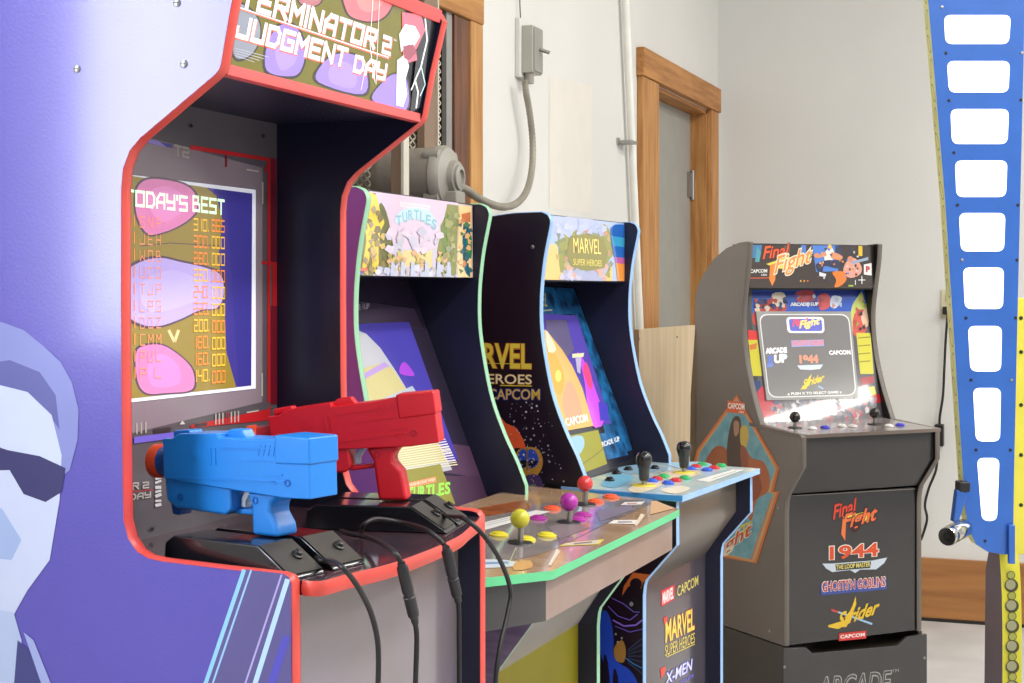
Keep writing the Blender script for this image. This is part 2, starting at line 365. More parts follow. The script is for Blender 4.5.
# ------------------------------------------------------------------ cabinets
black_lam = mat('black_laminate', (22,22,30), .35, coat=.2)
navy_in = mat('dark_inner_laminate', (26,27,50), .4)
def strip(mb, prof, y0, y1, m, r=.0018):
    """rounded edge moulding along an open (x,z) line"""
    n = len(prof); P = [Vector((p[0], p[1])) for p in prof]; vs = []; K = 5
    for i, p in enumerate(P):
        t = (P[min(i+1, n-1)]-P[max(i-1, 0)]).normalized(); nn = Vector((-t.y, t.x))*strip.sgn
        for k in range(K):
            s = k/(K-1); h = r*(1-(2*s-1)**2)**.5 if 0 < k < K-1 else -.0004
            q = p+nn*h; vs.append((q.x, y0+(y1-y0)*s, q.y))
    mb.add(vs, [(i*K+k, i*K+k+1, (i+1)*K+k+1, (i+1)*K+k) for i in range(n-1) for k in range(K-1)], m, True)
strip.sgn = 1
def smooth_prof(pts, corner=()):
    """catmull-rom through runs between corner indices"""
    out = []; run = [pts[0]]
    for i, p in enumerate(pts[1:], 1):
        run.append(p)
        if i in corner or i == len(pts)-1:
            if len(run) > 2: s = [(v.x, v.y) for v in spline([Vector((a, b)) for a, b in run], 4)]
            else: s = run
            out += s if not out else s[1:]
            run = [p]
    return out
def side_panels(root, prof_front, back, w, t, m_face, m_inner, m_edge, m_far=None):
    """two side panels (mesh each) with edge mouldings; prof_front runs from top to floor, back closes it"""
    full = prof_front+back
    for k, (y0, y1) in enumerate(((0, t), (w-t, w))):
        mb = MB(); n = len(full)
        A = [(p[0], y0, p[1]) for p in full]; B = [(p[0], y1, p[1]) for p in full]
        outer, inner = (m_face, m_inner) if k == 0 else (m_inner, m_far or m_face)
        mb.add(A, [list(range(n))], outer); mb.add(B, [list(range(n))[::-1]], inner)
        mb.add(A+B, [(i, (i+1) % n, n+(i+1) % n, n+i) for i in range(n)], m_inner)
        s = mb.build('side_panel', root)
        e = MB(); strip(e, prof_front, y0-.0006, y1+.0006, m_edge); e.build('edge_trim', s)
        if k == 0: first = s
    return first
def plate(mb, a, b, y0, y1, th, m):
    """board between two (x,z) points, front face through them, thickness going back"""
    d = Vector((b[0]-a[0], b[1]-a[1])).normalized(); n = Vector((-d.y, d.x))
    if n.x > 0: n = -n
    q = [a, b, (b[0]+n.x*th, b[1]+n.y*th), (a[0]+n.x*th, a[1]+n.y*th)]
    mb.prism(q, y0, y1, m)
def front_pts(prof, i0, i1, off): return [(p[0]-off, p[1]) for p in prof[i0:i1]]
def screw(fr, root, pts, pl, r=.005, m=steel, name='screw'):
    n = fr.nrm(pl)
    for u, v in pts:
        p = fr.at(u, v, pl); mb = MB(); mb.lathe(p, n, [(r, 0), (r*.95, r*.25), (r*.6, r*.45), (0, r*.5)], m, 14)
        mb.box((-r*.6, -r*.12, 0), (r*.6, r*.12, r*.06), blk, Matrix.Translation(p+n*r*.47) @ n.to_track_quat('Z', 'Y').to_matrix().to_4x4())
        mb.build(name, root)
# ---------------- gun cabinet (nearest)
G = Fr(tuple(Vector((math.cos(math.radians(1)), -math.sin(math.radians(1)), 0))*-.7685 + Vector((math.sin(math.radians(1)), math.cos(math.radians(1)), 0))*1.381), 1)
gc = empty('arcade_cabinet', G.M)
tag(gc, 'tall purple arcade cabinet with red trim holding a blue and a red toy gun', 'arcade cabinet')
gw, gt = .515, .017
def gp(u, v, y=None): q = G.at(u, v, ('y', gt if y is None else y)); return (q.x, q.z)
topz = G.at(445, 13, ('y', gw)).z; topx = G.at(445, 13, ('y', gw)).x
pf = [(-.58, topz+.012), (topx-.012, topz+.004), (topx-.002, topz-.004), gp(447.5, 23, gw), gp(239.5, 12), gp(230.3, 66), gp(228.2, 72), gp(224, 77), gp(150, 139.5), gp(139.5, 152), gp(133, 170), gp(131.2, 190), gp(131, 300), gp(131.6, 400), gp(132.6, 470), gp(133.5, 518), gp(138, 536), gp(147, 549), gp(158, 555.5), gp(172, 558.5), gp(230, 565.5), gp(289, 572), gp(296.5, 574.5), gp(300, 580), (-.008, .96), (-.008, 0)]
red = mat('red_edge_moulding', (212,74,64), .35); purple = mat('purple_side_vinyl', (78,68,166), .36, rgb2=(72,62,158), scale=3, bump=.05, bscale=300, spec=.5, coat=.75, crough=.16)
gs = side_panels(gc, pf, [(-.63, 0), (-.63, topz+.012)], gw, gt, purple, mat('dark_inner_laminate_gloss', (22,24,48), .3), red, black_lam)
screw(G, gc, [(177,3),(184,64),(77,69)], ('y', 0), .0045)
# side artwork: plain abstract shards in the tones of the printed picture, and the light streaks
a = Art(G, ('y', 0))
sh = lambda *c: ink(c, .3)
a.poly([(-60,335),(2,322),(24,330),(44,346),(61,362),(72,382),(79,410),(78,440),(70,470),(60,478),(56,450),(30,420),(-60,440)], sh(122,128,186))
a.poly([(-60,372),(10,360),(40,372),(56,395),(60,430),(52,418),(20,392),(-60,398)], sh(86,88,150))
a.poly([(-60,392),(0,385),(28,392),(52,415),(62,455),(60,500),(50,560),(28,590),(14,615),(-60,620)], sh(186,194,220))
a.poly([(-60,455),(-4,446),(8,450),(40,456),(66,468),(62,492),(46,502),(24,494),(10,470),(-60,472)], sh(48,46,96))
a.poly([(-60,520),(2,508),(22,540),(12,560),(-60,552)], sh(150,168,208))
a.poly([(-60,600),(14,612),(22,640),(20,683),(-60,690)], sh(168,182,214))
a.poly([(18,640),(28,648),(46,690),(14,690)], sh(58,60,118))
a.poly([(24,632),(34,640),(54,690),(44,690)], sh(150,160,210))
a.done('abstract_side_print', gs); a = Art(G, ('y', 0))
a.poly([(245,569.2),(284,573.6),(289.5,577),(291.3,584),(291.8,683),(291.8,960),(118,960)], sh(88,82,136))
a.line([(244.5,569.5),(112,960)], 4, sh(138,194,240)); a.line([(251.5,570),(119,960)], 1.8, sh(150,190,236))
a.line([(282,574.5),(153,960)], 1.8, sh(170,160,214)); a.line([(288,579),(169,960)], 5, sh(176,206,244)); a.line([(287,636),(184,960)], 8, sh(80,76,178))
a.done('streak_print', gs)
B0 = G.at(277, 300, ('y', gw-gt)).x
zso = G.at(277, 124, ('x', B0)).z
lip_n0 = G.at(229.5, 63.5, ('y', gt)); lip_n1 = G.at(227, 75, ('y', gt))
mb = MB(); mb.box((B0-.012, gt, .9), (B0, gw-gt, zso+.02), mat('bezel_board', (92,86,92), .3)); bez = mb.build('bezel', gc)
mb = MB(); mb.box((B0-.01, gt, zso), (lip_n1.x-.006, gw-gt, zso+.012), navy_in)
mb.build('soffit', gc)
a = Art(G, ('z', zso)); a.n = Vector((0,0,-1)); dk = ink((30,30,40))
for i in range(7):
    for j in range(3): a.ell(302+i*6+j*3, 112+i*1.6-j*4, 1.2, .6, dk, 8)
a.done('speaker_holes', gc)
pink = mat('red_marquee_rail', (226,84,82), .4)
mz0, mz1 = lip_n1.z, lip_n0.z
mb = MB(); mb.box((lip_n1.x-.012, gt, mz0), (lip_n1.x+.001, gw-gt, mz1), pink); mb.build('lower_marquee_rail', gc, .001)
mt0 = G.at(440, 23.4, ('y', gw-gt)); mt1 = G.at(443, 12, ('y', gw-gt))
mb = MB(); plate(mb, (mt0.x, mt0.z), (mt0.x+.004, topz), gt, gw-gt, .012, pink); mb.build('upper_marquee_rail', gc, .001)
mb = MB(); mb.box((-.62, gt, topz-.008), (mt0.x-.002, gw-gt, topz+.001), black_lam); mb.box((-.63, gt, .1), (-.618, gw-gt, topz), black_lam); mb.build('back_panel', gc)
mpl = (Vector((lip_n0.x-.004, 0, mz1)), Vector((mt0.z-mz1, 0, -(mt0.x-lip_n0.x))).normalized())
mb = MB(); md = Vector((mt0.x-lip_n0.x, 0, mt0.z-mz1)).normalized(); ma, mb_ = Vector((lip_n0.x-.0045, 0, mz1))-md*.004, Vector((mt0.x-.0045, 0, mt0.z))+md*.004
plate(mb, (ma.x, ma.z), (mb_.x, mb_.z), gt, gw-gt, .006, mat('marquee_black', (26,26,34), .3)); mq = mb.build('marquee', gc)
EM = .42
def lit(*c): return mat('lit_print_and_reflection', tuple(c), .12, 0, .3, EM, var=.02)
a = Art(G, mpl, lim=(gt+.001, gw-gt-.001, mz1-.002, mt0.z+.003))
olive, dkl, bl, pk = lit(104,98,10), lit(46,42,40), lit(146,122,222), lit(236,104,116)
a.poly([(226,-60),(412,-30),(405,118),(224,74)], olive)  # olive ground and blobs are painted reflections of an unseen machine, not marquee art
for cx, cy, rx, ry, m, rot in [(330,-2,26,20,lit(170,96,110),.2),(366,1,30,34,pk,.3),(243,38,16,26,lit(130,136,150),.1),(286,52,20,31,bl,.15),(340,72,27,28,bl,.2),(392,98,24,24,bl,.2)]:
    pass
def refl_blob(pts, m): a.poly([(sum(p[0] for p in pts)/len(pts)+(x-sum(p[0] for p in pts)/len(pts))*1.1, sum(p[1] for p in pts)/len(pts)+(y-sum(p[1] for p in pts)/len(pts))*1.1) for x, y in pts], dkl, 5); a.poly(pts, m, 5)
refl_blob([(343,-26),(394,-14),(390,8),(378,20),(360,20),(346,10)], pk); a.poly([(356,-18),(384,-12),(382,4),(370,12),(358,6)], lit(240,128,128), 5)
refl_blob([(300,-20),(322,-16),(320,2),(308,6),(298,0)], lit(168,100,110))
refl_blob([(234,6),(250,10),(259,24),(258,42),(248,56),(233,54)], lit(132,138,152))
refl_blob([(268,40),(282,24),(296,28),(304,46),(302,66),(292,76),(266,70)], bl); a.poly([(274,46),(284,34),(294,44),(295,62),(280,70)], lit(162,138,232), 5)
refl_blob([(320,66),(336,54),(356,56),(366,72),(362,94),(318,82)], bl); a.poly([(330,66),(346,62),(356,74),(352,88),(330,82)], lit(160,136,232), 5)
refl_blob([(372,100),(382,82),(394,74),(406,80),(405,110)], bl)
wt, og = lit(238,236,240), lit(244,112,84)
for m, dx, dy in ((og, .5, 1.6), (wt, 0, 0)):
    a.strokes('TERMINATOR', (229+dx,3.0+dy), (373.5+dx,50+dy), (232+dx,-22+dy), m, .56, .26)
    a.strokes('2', (380.5+dx,53+dy), (389.5+dx,56+dy), (382.5+dx,34+dy), m, .56, .3)
    a.strokes('JUDGMENT', (233+dx,37+dy), (344+dx,68+dy), (237.5+dx,14+dy), m, .56, .26)
    a.strokes('DAY', (351.5+dx,72+dy), (384+dx,81+dy), (354.5+dx,54+dy), m, .56, .26)
a.line([(238,7.2),(388,57.4)], 1.2, wt); a.line([(238,8.7),(388,59)], 1, og)
a.line([(372,-2),(369,45),(374,82)], .6, wt); a.line([(378.5,0),(376,60),(375,84)], .5, wt); a.line([(364,70),(360,90)], .5, wt)
for k in range(4): a.line([(234,48+k*2.4),(234+34-k*5,57+k*1.6)], .5, lit(190,190,200))
# pale torn abstract strip and dark end
a.poly([(421,10),(431,14),(427,108),(409,112)], lit(20,24,40))
a.poly([(401,12),(420,14),(424,30),(415,50),(416,60),(402,64)], lit(226,100,122))
a.poly([(398,34),(404,24),(414,26),(419,36),(413,46),(407,44),(400,52)], wt)
a.poly([(396,60),(404,54),(408,66),(404,80),(406,94),(402,107),(395,105)], wt)
a.poly([(402,46),(412,44),(416,52),(408,60),(403,58)], lit(150,70,90))
a.line([(424,18),(426,40),(420,66),(414,80),(417,92),(415,108)], 1.4, wt); a.line([(420,66),(424,84),(419,96)], 1, lit(190,220,220)); a.line([(414,80),(410,90)], 1.2, wt)
a.text('TM', (392,40.5), (395,41.5), (392.3,38.5), wt)
a.done('marquee_artwork', mq)
# bezel print
bp = ('x', B0)
a = Art(G, bp, lim=(gt+.001, gw-gt-.001))
def bx(u0, v0, u1, v1, m): pass
redp, rede = ink((196,34,40), .3), ink((128,26,44), .3)
a.poly([(120,130),(262,168),(262,402),(120,436)], ink((146,130,140), .25)); 
a.poly([(140,138),(172,144.5),(172,148),(146,143)], ink((60,62,150))); a.poly([(140,138),(158,141),(166,147),(148,143)], ink((150,130,220)))
a.strokes('T2', (174,155.5), (189,159), (174,144), ink((170,164,156)), .5, .3)
a.poly([(190,145),(270,158),(270,161.5),(190,149.5)], redp); a.poly([(267,159),(270,159.5),(270,402),(267,402.5)], redp)
a.poly([(270.5,158),(276,159),(276.2,183),(270.5,182)], rede); a.poly([(270.5,182),(276,183),(276.8,262),(270.5,262)], ink((104,24,44)))
a.poly([(272,262),(276.5,262.5),(276.5,306),(272,306)], redp); a.poly([(270.5,306),(276.8,306),(277.5,404),(270.5,404)], ink((118,22,40)))
a.line([(225.5,155),(225.5,167)], 2.4, rede); a.line([(264,172),(267,164)], 1.6, redp); a.line([(261,262.5),(272,263.5)], 3, redp)
for p in ([(246,169.5),(258,171.5)], [(262,182),(262,204)], [(261.5,373),(261.5,396)], [(246,412.5),(258,410.5)]): a.line(p, 1.4, ink((196,186,176)))
a.poly([(270,404),(270,420),(190,428),(190,425),(268,409)], redp)
for u in (136,140.5,145, 215,218.5,222, 230.5,234,237.5):
    v = 428-(u-136)*.12; a.line([(u, v-5), (u, v+6)], 1.3, ink((186,178,170)))
for u in (225.5, 227.5): a.line([(u, 412), (u, 424)], .9, ink((170,60,66)))
a.poly([(153,429),(170,427),(170,431),(153,433)], ink((60,54,60))); a.poly([(194,424),(206,422.5),(206,425.5),(194,427)], ink((60,54,60)))
a.poly([(178.5,424.5),(181.5,420.5),(184,424)], ink((210,205,200)))
a.poly([(133,437),(190,430),(190,436),(133,443.5)], ink((120,104,214)))
a.strokes('R', (131,489.5), (138,489), (131,482.5), ink((186,178,174)), .5, .3); a.strokes('2', (141.5,488.7), (148,488), (141.5,482), ink((186,178,174)), .5, .3)
a.strokes('DAY', (128,500.5), (150,497.5), (128,494), ink((186,178,174)), .5, .3); a.line([(131,491.5),(152,489.5)], .8, redp)
for k in range(8): a.line([(154,474+k*4.5),(160,473.5+k*4.5-(k % 3))], 2.2+(k % 2), ink((206,202,204)))
a.poly([(128,546),(176,536),(240,528),(240,560),(150,562)], ink((110,104,102)))
for u, v in ((151,529),(152,546),(190,126),(262,136)): a.ell(u, v, 1.8, 1.8, ink((18,18,20)), 10)
a.done('bezel_print', bez)
# screen
SE = .30
def glow(*c, e=None): return mat('screen_glow_and_reflection', tuple(c), .15, 0, .0, e or SE, var=.02)
zt, zb = G.at(254.7, 189.8, bp).z, G.at(253.5, 388.6, bp).z; yr = G.at(254.7, 189.8, bp).y; yl = max(gt+.003, gw-yr)
mb = MB(); mb.box((B0-.03, yl, zb), (B0+.0016, yr, zt), glow(236,238,250)); scn = mb.build('screen', gc)
a = Art(G, ('x', B0+.0016), .0004, lim=(yl+.004, yr-.003))
a.poly([(60,169),(252,193.5),(251,385.5),(60,406)], glow(66,58,140))
a.poly([(226,190.5),(251,194.5),(251,385.5),(238,387)], glow(60,54,138))
ol2, dg2, pk2, lv2 = glow(150,128,54), glow(84,64,80), glow(226,128,186), glow(188,168,236)
a.poly([(60,166),(206,187.5),(216,196),(222,220),(218,258),(224,300),(226,352),(236,387.5),(60,406)], ol2)  # olive area and blobs put an unseen machine's reflection into the screen colour
def refl_blob2(pts, m):
    cx = sum(p[0] for p in pts)/len(pts); cy = sum(p[1] for p in pts)/len(pts)
    a.poly([(cx+(x-cx)*1.07, cy+(y-cy)*1.07) for x, y in pts], dg2, 5); a.poly(pts, m, 5)
refl_blob2([(138,186),(150,179),(176,182),(192,190),(197,204),(194,214),(182,224),(164,232),(148,234),(138,220),(135,202)], pk2)
refl_blob2([(124,276),(140,262),(160,258),(180,262),(206,268),(221,276),(223,296),(216,308),(200,310),(178,320),(158,326),(140,324),(126,312)], lv2)
refl_blob2([(136,352),(148,345),(164,346),(182,358),(192,370),(194,384),(188,391),(166,393),(146,393),(137,380)], pk2)
a.poly([(146,196),(164,186),(184,196),(184,210),(160,222)], glow(234,142,204), 5); a.poly([(148,362),(162,354),(178,366),(178,384),(152,386)], glow(240,138,206), 5)
a.poly([(140,285),(170,270),(200,282),(196,300),(150,312)], glow(196,180,240), 5)
a.line([(140,246),(170,243),(222,246)], .8, dg2); a.line([(168,330),(174,342),(178,330)], 3, glow(226,206,150))
wg, on, yl2 = glow(214,246,214, e=.75), glow(240,140,60, e=.6), glow(240,190,60, e=.6)
a.strokes("TODAY'S", (124,205.5), (187,212), (124,188.5), wg, .42, .35); a.strokes('BEST', (192,211.5), (224,215.5), (192,195), wg, .42, .35)
rows = ['310.865', '300.000', '280.000', '260.000', '240.000', '220.000', '200.000', '180.000', '160.000', '140.000']
names = ['GNP', 'JEH', 'WOB', 'UCO', 'TJP', 'LPG', 'DOZ', 'CMM', 'PUL', 'P L']
for i, (r, nm) in enumerate(zip(rows, names)):
    f = i/9; v0 = 220+f*(372-220)*1.0; sl = .09*(1-2*f)
    h = 12.5
    a.strokes(r[:4], (193,v0+h-2), (208,v0+h-2+15*sl), (193,v0-2), on if i % 3 else yl2, .26, .5)
    a.strokes(r[4:], (211,v0+h-1), (224,v0+h-1+13*sl), (211,v0-1), yl2 if i % 3 else on, .26, .5)
    a.strokes(nm, (139,v0+h-5), (160,v0+h-5+20*sl), (139,v0-4), glow(244,150,110, e=.5), .2, 1.4)
    a.strokes('1', (130.5,v0+h-6), (134,v0+h-6), (130.5,v0-5), on, .3, .3)
a.done('screen_picture', scn)
# control deck
zd = G.at(302, 584, ('x', .003)).z
dk_pts = [(B0, gt), (-.006, gt), (.014, gt+.003)]+[(q.x, q.y) for q in (G.at(u, v, ('z', zd)) for u, v in ((345,575),(360,571.5),(379,567),(398,561.5),(420,553.5),(441,545),(460,535.5),(470,527)))]+[(-.004, gw-gt), (B0, gw-gt)]
dk_s = [dk_pts[0]]+[(v.x, v.y) for v in spline([Vector(p) for p in dk_pts[1:-1]], 4)]+[dk_pts[-1]]
deckm = mat('smoky_deck_print', (66,58,64), .12, coat=.6, rgb2=(96,62,70), scale=9, spec=.8)
mb = MB(); n = len(dk_s)
A = [(x, y, zd) for x, y in dk_s]; Bq = [(x, y, zd-.015) for x, y in dk_s]
mb.add(A, [list(range(n))], deckm); mb.add(Bq, [list(range(n))[::-1]], navy_in); mb.add(A+Bq, [(i, (i+1) % n, n+(i+1) % n, n+i) for i in range(n)], navy_in)
dko = mb.build('control_deck', gc)
mb = MB(); ed = dk_s[1:-1]; K = 4; vs = []
for i, (x, y) in enumerate(ed):
    t = (Vector(ed[min(i+1, len(ed)-1)])-Vector(ed[max(i-1, 0)])).normalized(); nn = Vector((t.y, -t.x))
    for k in range(K):
        s = k/(K-1); h = .0022 if 0 < k < K-1 else 0; vs.append((x+nn.x*h, y+nn.y*h, zd+.0004-.0158*s))
mb.add(vs, [(i*K+k, i*K+k+1, (i+1)*K+k+1, (i+1)*K+k) for i in range(len(ed)-1) for k in range(K-1)], red, True); mb.build('deck_trim', dko)
reflection_mottle = mat('glossy_front_panel', (118,108,124), .2, coat=.5, spec=.8, rgb2=(110,100,92), scale=3)  # lilac and tan mottle stands in for blurred reflections
mb = MB(); mb.box((-.055, gt, 0), (-.04, gw-gt, zd-.015), reflection_mottle); fp = mb.build('front_panel', gc)
mb = MB(); mb.box((-.04, .08, .52), (-.037, .22, .78), blk); mb.build('coin_door', gc, .002)
# gun mounts on the deck
bgl = mat('black_mount_plastic', (17,17,22), .22, coat=.3); wedge_face = mat('mount_face_plastic', (58,54,50), .45)
def mount(x, y, rot):
    M = Matrix.Translation((x, y, zd)) @ Matrix.Rotation(math.radians(rot), 4, 'Z')
    for s in (0, 1):
        mb = MB(); y0 = -.0610+s*.068; prof = [(-.178, 0), (.004, 0), (.0, .005), (-.042, .032), (-.164, .032), (-.176, .024)]
        q = lambda x, yy, z: M @ Vector((x, yy, z))
        mb.prism(prof, y0, y0+.054, bgl, q); f = mb.build('gun_mount', dko, .002)
        mb = MB(); mb.add([q(.0006, y0+.0015, .0055), q(.0006, y0+.0525, .0055), q(-.0415, y0+.0525, .0326), q(-.0415, y0+.0015, .0326)], [(0,1,2,3)], wedge_face); mb.build('front_face', f)
        nn = M.to_3x3() @ Vector((.54, 0, .84)); p = q(-.020, y0+.036, .0190)
        mb = MB(); mb.lathe(p, nn, [(.0065, 0), (.0065, .002), (.0045, .003), (.004, .006), (0, .007)], blk, 16); mb.build('thumb_bolt', f)
    mb = MB(); mb.prism([(-.166, 0), (-.06, 0), (-.06, .012), (-.166, .012)], -.0072, .0072, bgl, lambda x, yy, z: M @ Vector((x, yy, z))); mb.build('mount_groove', dko)
    return M
M1 = mount(-.006, .070, -11.5); M2 = mount(-.005, .409, 10)
# ---------------- light guns
def light_gun(name, M, main, dark, label, tip, pitch=0, yaw=0, dx=0, dz=0):
    p_ = math.radians(pitch); gz = lambda x: (.0335-.0205-dz+x*1.155*math.sin(p_))/math.cos(p_)/1.16
    """M: mount matrix in cabinet space; gun points along -x"""
    W = G.M @ M @ Matrix.Translation((-.030+dx, 0, .0205+dz)) @ Matrix.Rotation(math.radians(yaw), 4, 'Z') @ Matrix.Rotation(math.radians(pitch), 4, 'Y') @ Matrix.Diagonal((1.155, 1.06, 1.16, 1))
    r = empty(name, W); hw = .0215
    mb = MB()   # receiver
    mb.prism([(.012,.046),(.012,.100),(-.02,.102),(-.022,.100),(-.055,.099),(-.10,.100),(-.10,.104),(-.150,.103),(-.160,.098),(-.172,.098),(-.172,.06),(-.16,.058),(-.02,.046)], -hw, hw, main); body = mb.build('receiver', r, .003)
    mb = MB(); mb.prism([(.0135,.077),(.0135,.1015),(-.028,.1035),(-.028,.077)], -hw-.0015, hw+.0015, main); mb.build('rear_cap', r, .002)
    mb = MB(); mb.prism([(-.075,.0985),(-.080,.107),(-.096,.107),(-.104,.099)], -.008, .008, main); mb.build('rear_sight', r, .0015)
    mb = MB(); mb.prism([(-.145,.102),(-.147,.106),(-.168,.105),(-.168,.098)], -.010, .010, main); mb.build('front_sight', r, .0015)
    mb = MB(); mb.prism([(-.088,.060),(-.088,.032),(-.095,.027),(-.160,.031),(-.172,.038),(-.174,.062)], -hw*.85, hw*.85, main); mb.build('fore_end', r, .003)
    mb = MB(); mb.prism([(-.160,.031),(-.164,.023),(-.172,.024),(-.174,.036)], -.010, .010, dark); mb.build('fore_end_foot', r, .0015)
    mb = MB(); mb.prism([(-.026,.050),(-.070,.050),(-.064,.036),(-.064,gz(-.064)),(-.032,gz(-.032)),(-.034,.020),(-.042,.032),(-.040,.040)], -.0165, .0165, main); mb.build('grip', r, .005, 3)
    mb = MB(); mb.prism([(-.062,.032),(-.092,.032),(-.092,.027),(-.062,.027)], -.006, .006, main); mb.build('trigger_guard', r, .0015)
    mb = MB(); mb.prism([(-.072,.050),(-.080,.050),(-.086,.042),(-.086,.034),(-.081,.033),(-.080,.040)], -.005, .005, mat('silver_trigger', (190,200,210), .3, .3)); mb.build('trigger', r, .001)
    mb = MB(); mb.lathe((-.165,0,.074), (-1,0,0), [(0,0),(.0148,0),(.0142,.032),(0,.032)], dark, 24); mb.build('barrel', r)
    mb = MB(); mb.lathe((-.193,0,.074), (-1,0,0), [(.0146,-.003),(.0168,0),(.0168,.008),(.013,.010),(.010,.006),(0,.004)], tip, 24); mb.build('muzzle_ring', r)
    mb = MB()   # raised and engraved side lines
    for x0, x1, z0, z1 in ((-.095,-.03,.090,.0915),(-.07,-.008,.079,.0805),(-.168,-.018,.060,.0618),(-.04,-.02,.066,.068),(-.135,-.12,.08,.092),(-.11,-.108,.074,.09),(-.104,-.102,.074,.09),(-.034,-.028,.0575,.0615)):
        mb.box((x0, -hw-.0008, z0), (x1, -hw+.001, z1), main)
    for k in range(5): mb.prism([(-.05+k*.006,.084),(-.0485+k*.006,.084),(-.0455+k*.006,.094),(-.047+k*.006,.094)], -hw-.0007, -hw+.001, main)
    mb.build('side_relief', r)
    for x, z in ((-.012,.092),(-.014,.060),(-.152,.042),(-.058,.042)):
        mb = MB(); mb.lathe((x, -hw*(.86 if x < -.1 else (.77 if z < .05 else 1.0))-.0002, z), (0,-1,0), [(.0035,0),(.0035,.0006),(.0022,.0006),(.002,-.001),(0,-.001)], dark, 14); mb.build('screw_boss', r)
    tag(r, label, 'toy gun'); return r
blue = mat('bright_blue_plastic', (30,126,214), .32, spec=.5); dblue = mat('deep_blue_plastic', (16,84,170), .35)
redg = mat('bright_red_plastic', (212,26,40), .32); dred = mat('deep_red_plastic', (176,18,32), .35)
tipm = mat('orange_tip_plastic', (216,74,40), .35)
g1 = light_gun('light_gun', M1, blue, dblue, 'bright blue toy gun standing in nearer black mount on cabinet deck', tipm, -2, 0, .014, .004)
g2 = light_gun('light_gun', M2, redg, dred, 'bright red toy gun standing in farther black mount on cabinet deck', tipm, -8, 5, .006, .032)
# ---------------- gun cables
def cable(name, segs, label, r=.0028, conn=None, tail=None):
    W = [G.M @ G.at(u, v, pl) for u, v, pl in segs]
    root = empty(name, Matrix.Translation(W[0])); T = Matrix.Translation(W[0]).inverted()
    mb = MB(); mb.tube([T @ p for p in spline(W, 8)], r, rub, 10); mb.build('lead', root)
    if conn:
        c = [T @ (G.M @ G.at(u, v, pl)) for u, v, pl in conn]
        d = (c[1]-c[0]).normalized(); L = (c[1]-c[0]).length
        mb = MB(); mb.lathe(c[0], d, [(0,-.004),(.0042,-.004),(.0046,.0),(.0062,.002),(.0064,L*.45),(.0054,L*.46),(.0054,L*.52),(.0064,L*.53),(.0062,L*.86),(.0046,L*.88),(.004,L),(0,L)], mat('connector_rubber', (30,29,31), .4), 16); mb.build('inline_plug', root)
    tag(root, label, 'cable'); return root
ZD = ('z', zd+.012)
XF = ('x', .078)
cable('gun_cable', [(314,553,ZD),(318.7,560,ZD),(328,561,('z', zd+.014)),(339.5,565,('x',.07)),(354,581,('x',.078)),(369,608,XF),(376.6,634.6,XF),(378.5,660,XF),(377.5,700,XF),(376,760,XF)], 'thin black cable hanging leftmost from nearer gun mount')
cable('gun_cable', [(341,531,ZD),(350,534,ZD),(369,538,ZD),(390,548.4,('x',.06)),(402,565,XF),(409,594,XF),(415,622,XF),(416.8,640.6,XF),(415.6,683,XF),(415,760,XF)], 'black cable with thick inline plug hanging below middle of the deck', conn=[(402,566,XF),(415.3,622.7,XF)])
cable('gun_cable', [(361.5,536,('z', zd+.004)),(362,528,('z', zd+.02)),(368,521.5,('z', zd+.028)),(380,519,('z', zd+.028)),(408,524,('z', zd+.022)),(428,531,('x',.05)),(443.5,544,('x',.07)),(447,552,XF),(453,578,XF),(458.4,602,XF),(459,640,XF),(459.3,683,XF),(459,760,XF)], 'black cable arching over deck to rightmost inline plug', conn=[(446.5,550,XF),(458.4,602,XF)])
cable('gun_cable', [(438,514,('z', zd+.016)),(446,516,('z', zd+.016)),(455,516.5,('x',.045)),(464.4,518.7,('x',.08)),(482,533.5,('x',.10)),(500,560.3,('x',.11)),(510.4,590,('x',.11)),(507.5,613.8,('x',.11)),(500,646.5,('x',.11)),(495.6,683,('x',.11)),(494,760,('x',.11))], 'black cable from red gun mount looping right past the green edged deck')
# ---------------- shared family of three smaller cabinets
UPF = [(-.33,1.462),(-.277,1.468),(-.216,1.469),(-.203,1.463),(-.197,1.451),(-.199,1.436),(-.210,1.384),(-.216,1.339),(-.219,1.296),(-.218,1.24),(-.208,1.174),(-.192,1.105),(-.166,1.04),(-.142,.993),(-.124,.950)]
def family_profile(dx, top, lowx, zk=(.834, .763, .733), deckz=.922):
    up = [(x+dx, z+(top-1.469)*max(0, (z-.95)/.519)) for x, z in UPF]
    up = smooth_prof(up, (2, 5))
    low = [(lowx, deckz), (lowx, zk[0]), (.004, zk[1]), (.001, zk[1]-.012), (-.001, zk[2]), (-.001, 0)]
    return up+[(-.124+dx, deckz)]+low, len(up)
